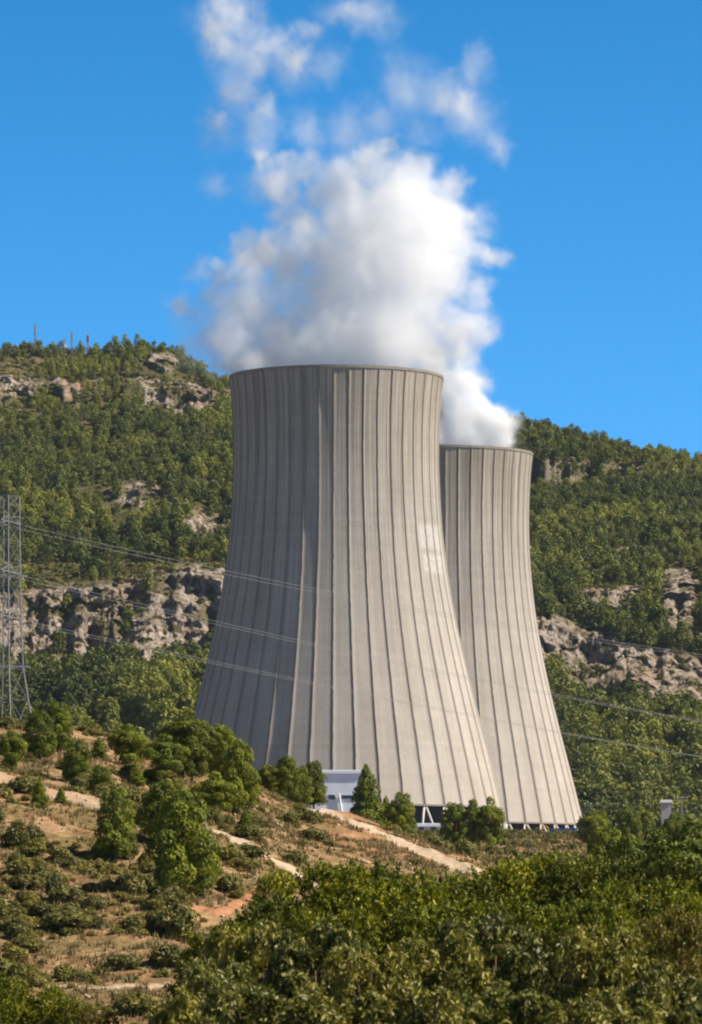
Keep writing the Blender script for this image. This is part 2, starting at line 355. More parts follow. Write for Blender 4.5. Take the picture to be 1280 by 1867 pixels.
# outcrop relief: rock stands out in ribs and ledges
big = fbm(XX/150, YY/150, 4, 41)
gul = 1-np.abs(fbm(XX/95, YY/240, 3, 43))*2
ridge_keep = 1-sstep(2420, 2500, YY)*.85
Z += mtn*ridge_keep*(7*big+4.5*gul-2.5)*sstep(1750, 1880, YY)
Z += mtn*(1.6*fbm(XX/16, YY/16, 4, 44))
rel = fbm(XX/9, Z/26+YY/40, 5, 45, .6); led = fbm(XX/60, Z/5, 4, 46)
tex = np.clip(rel*1.3+led*.6, -1.2, 1.2); rock = rock*(1-.9*sstep(.16, .32, fbm(XX/14+Z/30, YY/20+Z/12, 4, 39)))
Z += rock*(mtn > .5)*tex*2.2
def cells(u, v, s):
    iu, iv = np.floor(u), np.floor(v); best = np.full(u.shape, 9e9); val = np.zeros(u.shape); z0 = np.zeros_like(iu)
    for du in (-1, 0, 1):
        for dv in (-1, 0, 1):
            cu, cv = iu+du, iv+dv
            d2 = (u-cu-.5-.45*_h(cu, cv, z0, s))**2+(v-cv-.5-.45*_h(cu, cv, z0, s+1))**2
            k = d2 < best; best = np.where(k, d2, best); val = np.where(k, _h(cu, cv, z0, s+2), val)
    return val
U_ = XX+.7*Z+6*fbm(XX/20, Z/20, 3, 49); V_ = Z*1.0-.35*XX
slab = 1-2*np.abs(fbm(U_/30, V_/19, 5, 47, .5)); knob = 1-2.4*np.abs(fbm(XX/7+U_/30, Z/6, 5, 48, .62))
wu, wv_ = XX+3*fbm(XX/8, Z/8, 3, 91), Z+3*fbm(XX/8, Z/8, 3, 92)-.3*XX
blocks = cells(wu/13, wv_/10, 93)+.55*cells(wu/5, wv_/4.2, 96)
YO = YY-rock*(mtn > .5)*(9.5*(slab-.5)+1.2*knob+2.6*blocks+5*fbm(XX/45, Z/30, 2, 50))
def ray_hit(px, py, dmin=250, dmax=2700):
    """world distance where the line of sight through a photo pixel meets the terrain"""
    j = np.interp(px, cols, np.arange(NC)); j0 = int(min(NC-2, max(0, math.floor(j)))); t = j-j0
    z = Z[:, j0]*(1-t)+Z[:, j0+1]*t; s = (HZ-py)/FPX*rows
    k = np.where((z >= s) & (rows >= dmin) & (rows <= dmax))[0]
    return float(rows[k[0]]) if len(k) else None
def ground_z(x, y):
    x = np.atleast_1d(np.asarray(x, float)); y = np.atleast_1d(np.asarray(y, float))
    px = x/y*FPX+CX
    j = np.clip(np.interp(px, cols, np.arange(NC)), 0, NC-1.001); i = np.clip(np.interp(y, rows, np.arange(NR)), 0, NR-1.001)
    j0 = j.astype(int); i0 = i.astype(int); tj = j-j0; ti = i-i0
    return (Z[i0, j0]*(1-tj)+Z[i0, j0+1]*tj)*(1-ti)+(Z[i0+1, j0]*(1-tj)+Z[i0+1, j0+1]*tj)*ti
def gsample(A, x, y):
    px = x/y*FPX+CX
    j = np.clip(np.rint(np.interp(px, cols, np.arange(NC))), 0, NC-1).astype(int); i = np.clip(np.rint(np.interp(y, rows, np.arange(NR))), 0, NR-1).astype(int)
    return A[i, j]
def gz(x, y): return float(ground_z(x, y)[0])
# tracks on the near hill, laid along the ground
def track(pts, w, hit=(250, 520)):
    P = []
    for px, py in pts:
        d = ray_hit(px, py, *hit)
        if d: P.append(((px-CX)/FPX*d, d))
    dist = np.full(XX.shape, 1e9)
    sl = (rows > 240) & (rows < 700)
    xs, ys = XX[sl], YY[sl]; dd = np.full(xs.shape, 1e9)
    for (ax, ay), (bx, by) in zip(P, P[1:]):
        L = (bx-ax)**2+(by-ay)**2+1e-9
        t = np.clip(((xs-ax)*(bx-ax)+(ys-ay)*(by-ay))/L, 0, 1)
        dd = np.minimum(dd, np.hypot(xs-ax-t*(bx-ax), ys-ay-t*(by-ay)))
    dist[sl] = dd
    n = .45*fbm(XX/1.5, YY/1.5, 3, 51)
    return 1-sstep(w*.75, w*1.25, dist+n*w)
path = track([(-80, 1405), (0, 1424), (60, 1436), (130, 1452), (200, 1474), (300, 1502)], 2.6)*.55
path = np.maximum(path, track([(300, 1498), (340, 1500), (400, 1516), (440, 1535), (490, 1565), (545, 1597), (590, 1620)], 1.2))
path = np.maximum(path, track([(560, 1476), (590, 1478), (640, 1495), (700, 1522), (780, 1555), (860, 1587)], 1.3, (380, 600)))
path = np.maximum(path, track([(90, 1800), (200, 1803), (290, 1798), (350, 1796)], .45))
red = track([(350, 1690), (365, 1655), (400, 1668), (440, 1645), (480, 1620)], .5)
red = np.maximum(red, track([(-60, 1410), (30, 1430), (90, 1442)], 3.0)*.5)
edge = (hillm > .3)*(1-path)
fan = sstep(.02, .25, fbm(XX/9, YY/9, 4, 52))*hillm*.5*sstep(560, 640, PXg)
red = np.maximum(red, fan)
idx = np.arange(NR*NC).reshape(NR, NC)
F = np.stack([idx[:-1, :-1], idx[:-1, 1:], idx[1:, 1:], idx[1:, :-1]], -1).reshape(-1, 4)
V = np.stack([XX, YO, Z], -1).reshape(-1, 3)
me = npmesh('terrain', V, F, M['ground'], {'mountain': mtn.ravel(), 'rock': (rock*mtn).ravel(), 'path': path.ravel(), 'red': red.ravel()}, smooth=True)
tag(obj('terrain', me), 'dry sandy hill, plateau and wooded mountain ground', None, None, 'structure')

# ---------------------------------------------------------------- foliage makers
def rand_unit(n, r=rng):
    v = r.normal(size=(n, 3)); return v/np.linalg.norm(v, axis=1)[:, None]
def leaves(P, N, size, aspect=1.0, r=rng, jitter=.6, up=None):
    """one quad per point, facing N loosely; returns V,F"""
    n = len(P); Nn = N+jitter*rand_unit(n, r); Nn /= np.linalg.norm(Nn, axis=1)[:, None]
    a = rand_unit(n, r) if up is None else up+.35*rand_unit(n, r)
    a -= (a*Nn).sum(1)[:, None]*Nn; a /= np.linalg.norm(a, axis=1)[:, None]+1e-9
    b = np.cross(Nn, a); s = (size*(.7+.6*r.random(n)))[:, None] if not np.isscalar(size) else size*(.7+.6*r.random(n))[:, None]
    L = a*s*aspect/2; Wd = b*s/2
    Vv = np.stack([P-L, P+Wd*.8-L*.1, P+L, P-Wd*.8-L*.1], 1).reshape(-1, 3)
    return Vv, np.arange(4*n).reshape(n, 4)
def crown_points(lobes, per, r=rng):
    """points on and just inside lumpy lobes: lobe = (x,y,z,rx,rz); returns P,N,tint"""
    P, N, T = [], [], []
    for lb in lobes:
        x, y, z, rx, rz = lb; n = max(4, int(per*rx*rx))
        u = rand_unit(n, r); k = r.random(n)
        u[:, 2] = np.where((u[:, 2] < -.35) & (k < .6), -u[:, 2], u[:, 2])
        # sub-clumps make the lobe's skin uneven
        q = rand_unit(9, r); d = (u@q.T).max(1); lump = .80+.28*sstep(.6, 1.0, d)
        rad = lump*(.72+.30*r.random(n)**.5)
        P.append(np.stack([x+u[:, 0]*rx*rad, y+u[:, 1]*rx*rad, z+u[:, 2]*rz*rad], 1)); N.append(u)
        T.append(np.clip(.22+.30*r.random()+.28*r.random(n)+.25*(lump-.8)/.28*.6, 0, 1))
    return np.concatenate(P), np.concatenate(N), np.concatenate(T)
def trunk(h, r0, lean=.05, limbs=6, z0=.3, z1=.85, reach=.25, r=random, lobes=None, n=6):
    b = MB(); pts = []
    for i in range(7):
        t = i/6; pts.append((lean*h*t*t+.02*h*math.sin(3*t), .015*h*math.sin(5*t), h*t*.92-.25*(i == 0)))
    b.tube(pts, [r0*(1.25-.95*i/6) for i in range(7)], n)
    tg = lobes if lobes is not None else []
    for k in range(limbs):
        t = z0+(z1-z0)*k/max(1, limbs-1)*.9; i = int(t*6); f = t*6-i
        p0 = [pts[i][q]*(1-f)+pts[i+1][q]*f for q in range(3)] if i < 6 else pts[6]
        if len(tg): p1 = tg[k % len(tg)][:3]
        else:
            a = k*2.4; p1 = (p0[0]+reach*h*math.cos(a), p0[1]+reach*h*math.sin(a), p0[2]+.12*h)
        mid = [(p0[q]+p1[q])/2 for q in range(3)]; mid[2] -= .03*h
        b.tube([p0, mid, p1], [r0*.42, r0*.28, r0*.1], 5)
    return b
def bake(b, name, mat):
    me = bpy.data.meshes.new(name); me.from_pydata(b.v, [], b.f); me.update(); me.materials.append(mat); return me
def pine_proto(kind, leafsize, per, mat, seed):
    r = np.random.default_rng(seed); lobes = []
    if kind == 'round':                          # broad umbrella-like crown, unit height 1
        for k in range(15):
            a = k*2.4+r.random(); q = (k/15)**.5; R_ = .30*q
            lobes.append((R_*math.cos(a), R_*math.sin(a), .74-.20*q*q+.10*(r.random()-.5), .115+.05*r.random(), .09+.03*r.random()))
        for k in range(16):
            a = k*2.4+r.random(); q = .12+.16*r.random(); lobes.append((q*math.cos(a), q*math.sin(a), .16+.36*r.random(), .11+.04*r.random(), .10))
        lobes.append((0, 0, .88, .12, .1))
    elif kind == 'tall':                         # full egg-shaped crown down to the ground
        for k in range(26):
            t = k/25; a = k*2.4+r.random(); env = .27*math.sin(math.pi*min(1, (1.02-t)*.62+.12))**.8
            q = env*(.55+.45*r.random()); lobes.append((q*math.cos(a), q*math.sin(a), .14+.78*t, .09+.07*(1-t)+.02*r.random(), .09+.03*r.random()))
        lobes.append((0, 0, .93, .07, .08)); lobes.append((0, 0, .55, .16, .3))
    elif kind == 'cone':                         # narrow pointed crown
        for k in range(26):
            t = k/25; a = k*2.4; env = .25*(1-t)**.6*(.6+.5*r.random())
            lobes.append((env*math.cos(a), env*math.sin(a), .09+.80*t, .12*(1-t)+.065, .10))
        lobes.append((0, 0, .45, .13, .34)); lobes.append((0.01, 0, .95, .03, .07))
    elif kind == 'bush':
        for k in range(13):
            a = k*2.4; q = (k/13)**.5*.38
            lobes.append((q*math.cos(a), q*math.sin(a), .55-.28*q/.38+.1*(r.random()-.5), .24+.08*r.random(), .28+.1*r.random()))
    P, N, T = crown_points(lobes, per, r)
    keep = P[:, 2] > .02; P, N, T = P[keep], N[keep], T[keep]
    Vv, Ff = leaves(P, N, leafsize, 1.9, r, .75)
    cm = npmesh('crown', Vv, Ff, mat, {'tint': np.repeat(T, 4)})
    tm = None
    if kind != 'bush':
        tm = bake(trunk(.9, .022, .03, 8, .3, .85, .2, lobes=[l for l in lobes if l[2] > .35][:10]), 'trunk', M['bark'])
    return cm, tm
PR = {
 'round': [pine_proto('round', .024, 24000, M['pine'], s) for s in (1, 2, 3)],
 'tall': [pine_proto('tall', .023, 24000, M['pine'], s) for s in (4, 5, 6)],
 'cone': [pine_proto('cone', .026, 20000, M['pine'], s) for s in (7, 8)],
 'bush': [pine_proto('bush', .085, 1700, M['scrub'], s) for s in (10, 11, 12, 13)],
 'far': [pine_proto('tall', .080, 640, M['slope_pine'], 20), pine_proto('round', .082, 660, M['slope_pine'], 21), pine_proto('tall', .080, 640, M['slope_pine'], 22), pine_proto('round', .082, 660, M['slope_pine'], 23)],
 'small_bush': [pine_proto('bush', .14, 260, M['scrub'], q) for q in (17, 18, 19)],
 'slope_bush': [pine_proto('bush', .30, 60, M['scrub'], 15), pine_proto('bush', .30, 60, M['scrub'], 16)],
 'slope': [pine_proto('tall', .060, 1500, M['slope_pine'], 20), pine_proto('round', .062, 1700, M['slope_pine'], 21), pine_proto('tall', .060, 1500, M['slope_pine'], 22), pine_proto('round', .062, 1700, M['slope_pine'], 23)],
}
def plant(kind, x, y, h, wfac, label, group=None, name='pine_tree', cat='tree', var=None, rz=None, sink=.1, z=None):
    pr = PR[kind]; cm, tm = pr[(var if var is not None else random.randrange(len(pr))) % len(pr)]
    if z is None: z = gz(x, y)
    rz = random.random()*6.28 if rz is None else rz
    if tm is None:
        o = bpy.data.objects.new(name, cm); COL.objects.link(o); o.location = (x, y, z-sink*.5); o.rotation_euler = (0, 0, rz); o.scale = (h*wfac, h*wfac, h)
        return tag(o, label, cat, group)
    e = empty(name, (x, y, z-sink), rz, (h*wfac, h*wfac, h)); tag(e, label, cat, group)
    obj('crown', cm, e); obj('trunk', tm, e)
    return e
N_TREE = 0
# named trees of the near hill: (kind, px, top, base, width, width factor basis, label)
hill_trees = [
 ('round', 22, 1330, 1405, 62, 'dark pine cut by the picture edge on the hill crest below the pylon'),
 ('tall', 72, 1294, 1385, 52, 'rounded pine just right of the pylon foot on the hill crest'),
 ('tall', 104, 1280, 1372, 48, 'tallest pine of the pair right of the pylon foot'),
 ('tall', 141, 1350, 1428, 46, 'solitary bushy pine above the wide sandy track'),
 ('cone', 180, 1344, 1384, 22, 'thin little pine on the bare sandy patch of the crest'),
 ('tall', 184, 1396, 1448, 42, 'low light green pine at the edge of the wide sandy track'),
 ('round', 232, 1318, 1396, 78, 'dark round pine at the left end of the crest grove'),
 ('cone', 247, 1394, 1432, 26, 'small young pine in front of the crest grove'),
 ('round', 300, 1336, 1432, 96, 'pale round pine in the middle of the crest grove'),
 ('round', 342, 1292, 1400, 112, 'highest dark pine of the crest grove before the mountain forest'),
 ('round', 350, 1340, 1430, 76, 'bright lobed pine in front of the highest dark grove pine'),
 ('tall', 403, 1322, 1420, 56, 'pine of the grove standing against the shaded tower flank'),
 ('tall', 437, 1350, 1485, 66, 'tall pine at the right end of the grove against the shaded tower'),
 ('round', 392, 1405, 1490, 84, 'greyish broad pine under the right end of the grove'),
 ('cone', 447, 1478, 1524, 28, 'little bright pine on the slope below the grove'),
 ('cone', 72, 1418, 1474, 26, 'small slender pine on the sandy track at the far left'),
 ('cone', 111, 1436, 1464, 17, 'tiny pine sapling beside the sandy track'),
 ('tall', 211, 1438, 1572, 62, 'upright solitary pine in the middle of the left slope'),
 ('tall', 296, 1424, 1545, 78, 'pine behind the biggest pine of the slope'),
 ('tall', 334, 1438, 1640, 112, 'biggest yellow green pine on the sandy slope'),
 ('tall', 376, 1520, 1618, 50, 'short pine leaning on the right of the biggest slope pine'),
 ('tall', 490, 1395, 1446, 42, 'leftmost small pine of the row before the white building'),
 ('tall', 523, 1378, 1462, 46, 'pointed pine in the row left of the white building'),
 ('tall', 548, 1398, 1470, 42, 'light bushy pine in the row left of the white building'),
 ('tall', 573, 1388, 1476, 42, 'pine touching the left wall of the white building'),
 ('cone', 668, 1394, 1500, 60, 'large dark pointed pine right of the white building'),
 ('cone', 704, 1452, 1512, 34, 'light young pine right of the large dark pointed pine'),
 ('tall', 732, 1446, 1520, 46, 'bushy pine left of the open tower base'),
 ('tall', 828, 1464, 1534, 46, 'pine standing between two slanting tower columns'),
 ('round', 862, 1455, 1534, 58, 'dark round pine at the right foot of the big tower'),
 ('round', 894, 1450, 1530, 58, 'dark round pine covering the gap between both towers'),
]
WF = {'round': .84, 'tall': .60, 'cone': .50, 'bush': 1.15}
for kind, px, top, base, w, lab in hill_trees:
    d = ray_hit(px, base, 250, 600)
    if d is None: d = {True: 620, False: 560}[px > 700]
    if px > 480: d = max(d, 475) if px < 640 else 640 if px < 800 else 760
    x = (px-CX)/FPX*d; z = gz(x, d); ztop = (HZ-top)/FPX*d; h = max(1.0, ztop-z); wm = w/FPX*d
    plant(kind, x, d, h+.1, wm/(h*WF[kind]), lab, 'pines on the near hill'); N_TREE += 1
# dark trees at the right edge
for px, top, d, w, lab in ((1110, 1506, 350, 74, 'round light pine just right of the second tower foot'), (1196, 1500, 335, 150, 'broad dark pine right of the light round pine'),
                           (1150, 1522, 345, 80, 'small dark pine between the light pine and the broad dark pine'),
                           (1268, 1484, 330, 190, 'darkest big pine at the right picture edge'), (1360, 1500, 335, 190, 'pine mostly outside the right picture edge')):
    x = (px-CX)/FPX*d; z = gz(x, d); h = (HZ-top)/FPX*d-z
    plant('round' if w > 100 else 'tall', x, d, h, w/FPX*d/(h*(.84 if w > 100 else .6))*1.1, lab, 'pines at the right edge'); N_TREE += 1
# plateau trees between the hill and the mountain
for k in range(26):
    px = rng.uniform(1075, 1420) if k % 3 else rng.uniform(-150, 330); d = rng.uniform(900, 1250) if px > 1000 else rng.uniform(1250, 1500)
    x = (px-CX)/FPX*d
    plant('tall' if k % 2 else 'round', x, d, rng.uniform(6, 9), rng.uniform(.9, 1.15), 'green pine of the belt on the flat ground between the hills and the mountain', 'pines on the plateau'); N_TREE += 1

T1, T2 = ((613-CX)/FPX*1340, 1340.0), ((804-CX)/FPX*1558, 1558.0)
# mountain forest
def forest_points(n):
    d = np.sqrt(rng.uniform(1700**2, 2560**2, n)); px = rng.uniform(-260, 1540, n); x = (px-CX)/FPX*d
    rk = np.maximum(gsample(rock, x, d), np.maximum(.85*gsample(rock, x, d+7), .7*gsample(rock, x, d+13))); py = gsample(HZ-Z/np.maximum(YY, 1)*FPX, x, d)
    dens = fbm(x/45, d/45, 4, 61)
    shelf = np.exp(-((py-(1045))/22)**2)*(px < 560)*1.1
    up = (1-sstep(700, 920, py))*.16*(px < 600)
    ok = (rk < rng.uniform(.15, .75, n)) & (dens > -.42+.2*shelf*2+up) & (rng.random(n) > shelf*.85)
    return x[ok], d[ok]
fx, fd = forest_points(34000)
key = (fx/3.7).astype(int)*100003+(fd/3.7).astype(int)
_, ui = np.unique(key, return_index=True); fx, fd = fx[ui], fd[ui]
fz = ground_z(fx, fd)
fpx = fx/fd*FPX+CX
fh = rng.uniform(3.0, 8.2, len(fx))*(1.45-.62*sstep(1850, 2400, fd))*(.75+.5*(rng.random(len(fx)) > .4))
vis = (fpx > -10) & (fpx < 1290) & ~((fpx > 400) & (fpx < 960))
order = np.argsort(fd+2000*(~vis)); NI = max(0, 298-N_TREE); ind = order[:NI]; rest = order[NI:]
for i in ind:
    plant('slope', fx[i], fd[i], fh[i]*1.05, rng.uniform(.85, 1.25), 'small green pine at the wooded foot of the mountain behind the towers', 'pines at the foot of the mountain', z=float(fz[i]))
def merged(kind, xs, ys, zs, hs, name, mat, label, wv=(.70, 1.12), tintvar=.22, cat='forest'):
    Vs, Fs, Ts, off = [], [], [], 0
    protos = []
    for cm, tm in PR[kind]:
        nv = len(cm.vertices); v = np.empty(nv*3, np.float32); cm.vertices.foreach_get('co', v); t = np.empty(nv, np.float32); cm.attributes['tint'].data.foreach_get('value', t)
        protos.append((v.reshape(-1, 3), t))
    which = rng.integers(0, len(protos), len(xs))
    for p, (v, t) in enumerate(protos):
        I = np.where(which == p)[0]
        if not len(I): continue
        a = rng.uniform(0, 6.28, len(I)); w = rng.uniform(*wv, len(I))*hs[I]; ca, sa = np.cos(a)[:, None], np.sin(a)[:, None]
        VX = (v[None, :, 0]*ca-v[None, :, 1]*sa)*w[:, None]+xs[I][:, None]
        VY = (v[None, :, 0]*sa+v[None, :, 1]*ca)*w[:, None]+ys[I][:, None]
        VZ = v[None, :, 2]*hs[I][:, None]+(zs[I]-.1)[:, None]
        Vs.append(np.stack([VX, VY, VZ], -1).reshape(-1, 3)); Ts.append(np.clip(t[None, :]+(rng.uniform(-tintvar, tintvar, len(I))+.45*fbm(xs[I]/60, ys[I]/60, 3, 81))[:, None], 0, 1).ravel())
    Vall = np.concatenate(Vs); Fa = np.arange(len(Vall)).reshape(-1, 4)
    o = obj(name, npmesh(name, Vall, Fa, mat, {'tint': np.concatenate(Ts)})); tag(o, label, cat, None, 'stuff'); return o
merged('far', fx[rest], fd[rest], fz[rest], fh[rest], 'forest', M['slope_pine'], 'green pine forest covering the mountain behind the towers')
print('forest', len(rest), N_TREE, NI)

d_ = np.sqrt(rng.uniform(1800**2, 2560**2, 20000)); p_ = rng.uniform(-200, 1480, 20000); x_ = (p_-CX)/FPX*d_
k_ = (gsample(rock, x_, d_) < .5) | (rng.random(len(x_)) < .25); k_ &= ~((p_ > 440) & (p_ < 930)); x_, d_ = x_[k_], d_[k_]
merged('slope_bush', x_, d_, ground_z(x_, d_), rng.uniform(.7, 2.2, len(x_)), 'mountain_scrub', M['scrub'], 'low scrub between the pines and on the ledges of the mountain', (1.0, 1.8), cat='scrub')
# ---------------------------------------------------------------- scrub on the near hill
def hill_xy(n, px0=-120, px1=960, d0=282, d1=470):
    d = np.sqrt(rng.uniform(d0**2, d1**2, n)); px = rng.uniform(px0, px1, n); x = (px-CX)/FPX*d
    return x, d, px
for px, top, base, w, lab in ((322, 1640, 1708, 88, 'deep green round shrub below the biggest slope pine'), (308, 1716, 1762, 74, 'olive dome shrub alone above the lower footpath'),
                              (104, 1590, 1640, 44, 'dark green shrub left of the long tree shadow'), (236, 1520, 1570, 40, 'shrub at the foot of the upright solitary pine'),
                              (128, 1640, 1690, 46, 'green shrub left of the shaded hollow'), (30, 1500, 1545, 52, 'dark shrub under the wide sandy track at the far left'),
                              (60, 1505, 1540, 46, 'second dark shrub under the wide sandy track'), (420, 1590, 1630, 52, 'green shrub right of the biggest slope pine'),
                              (110, 1540, 1570, 40, 'low shrub between the far left shrubs and the solitary pine')):
    d = ray_hit(px, base, 250, 480); x = (px-CX)/FPX*d; h = (base-top)/FPX*d
    plant('bush', x, d, h*1.1, w/FPX*d/(h*1.1*1.15), lab, 'shrubs on the near hill', 'shrub', 'shrub')
x, d, px = hill_xy(6500)
ok = (gsample(path, x, d) < .2) & (gsample(red, x, d) < .35) & (fbm(x/7, d/7, 3, 71) > .02) & (rng.random(len(x)) < np.where(px > 470, .3, 1)) & (rng.random(len(x)) < np.where(d > 410, .5, 1))
x, d = x[ok], d[ok]; h = rng.uniform(.45, 1.15, len(x))*(rng.random(len(x)) > .85)*.9+rng.uniform(.2, .75, len(x)); z = ground_z(x, d)
o_ = np.argsort(-h); big_, sm_ = o_[:250], o_[250:]
for i in big_:
    plant('bush', x[i], d[i], h[i], rng.uniform(.8, 2.1), 'low olive green shrub on the dry sandy hillside', 'low shrubs of the hillside', 'shrub', 'shrub', z=float(z[i]))
merged('small_bush', x[sm_], d[sm_], z[sm_], h[sm_], 'undergrowth', M['scrub'], 'small olive scrub covering the sandy hillside', (.9, 1.7), cat='scrub')
x = rng.uniform(-60, 190, 5000); d = rng.uniform(500, 1470, 5000); ok = (fbm(x/16, d/30, 3, 77) > -.05) & ((d < 1330) | (x < 38)) & (np.hypot(x-T1[0], d-T1[1]) > 60) & (np.hypot(x-T2[0], d-T2[1]) > 60)
x, d = x[ok], d[ok]; merged('small_bush', x, d, ground_z(x, d), rng.uniform(.6, 1.9, len(x)), 'scrubland', M['scrub'], 'olive scrub on the flat ground before the towers', (1.0, 1.8), cat='scrub')
# dry grass tufts and herbs
x, d, px = hill_xy(26000, d1=480)
x2 = rng.uniform(-40, 90, 16000); d2 = rng.uniform(480, 1450, 16000); k2 = (fbm(x2/12, d2/25, 3, 78) > -.2) & (np.hypot(x2-T1[0], d2-T1[1]) > 58) & (x2/d2*FPX+CX > 640) & ((d2 < 1330) | (x2/d2*FPX+CX < 930))
x, d = np.concatenate([x, x2[k2]]), np.concatenate([d, d2[k2]])
ok = (gsample(path, x, d) < .35) & (fbm(x/4, d/4, 3, 72) > -.25) & (gsample(red, x, d) < .5+.5*rng.random(len(x))); x, d = x[ok], d[ok]; z = ground_z(x, d); n = len(x); B = 7
bx = np.repeat(x, B)+rng.normal(0, .12, n*B); by = np.repeat(d, B)+rng.normal(0, .12, n*B); bz = np.repeat(z, B)-.03
hh = np.repeat(rng.uniform(.15, .5, n)*np.where(d > 485, 2.2, 1), B)*rng.uniform(.6, 1.2, n*B); a = rng.uniform(0, 6.28, n*B); ln = rng.uniform(.1, .6, n*B)*hh
bw = np.where(by > 485, .16, .05)
Vt = np.stack([np.stack([bx-bw*np.sin(a), by+bw*np.cos(a), bz], 1), np.stack([bx+bw*np.sin(a), by-bw*np.cos(a), bz], 1), np.stack([bx+ln*np.cos(a), by+ln*np.sin(a), bz+hh], 1)], 1).reshape(-1, 3)
o = obj('dry_grass', npmesh('dry_grass', Vt, np.arange(len(Vt)).reshape(-1, 3), M['dry'], {'tint': np.repeat(np.clip(np.repeat(rng.random(n), B)+rng.normal(0, .12, n*B), 0, 1), 3)}))
tag(o, 'straw coloured dry grass tufts on the sandy hillside', 'grass', None, 'stuff')
# pale stones
def rocks(n):
    x, d, px = hill_xy(n); ok = (fbm(x/6, d/6, 3, 75) > .05); x, d = x[ok], d[ok]; z = ground_z(x, d); n = len(x)
    base = np.array([[1, 0, 0], [0, 1, 0], [-1, 0, 0], [0, -1, 0], [0, 0, .8], [0, 0, -.6], [.7, .7, .35], [-.7, .6, .4]]); Fq = np.array([[0, 6, 4], [6, 1, 4], [1, 7, 4], [7, 2, 4], [2, 3, 4], [3, 0, 4], [0, 3, 5], [3, 2, 5], [2, 7, 5], [7, 1, 5], [1, 6, 5], [6, 0, 5]])
    Vv = base[None]*(1+rng.normal(0, .2, (n, 8, 3)))*rng.uniform(.05, .22, n)[:, None, None]
    Vv += np.stack([x, d, z+.03], 1)[:, None]
    return Vv.reshape(-1, 3), (Fq[None]+8*np.arange(n)[:, None, None]).reshape(-1, 3)
Vr, Fr = rocks(1500)
tag(obj('stones', npmesh('stones', Vr, Fr, M['stone'])), 'pale loose stones scattered over the sandy hillside', 'stones', None, 'stuff')

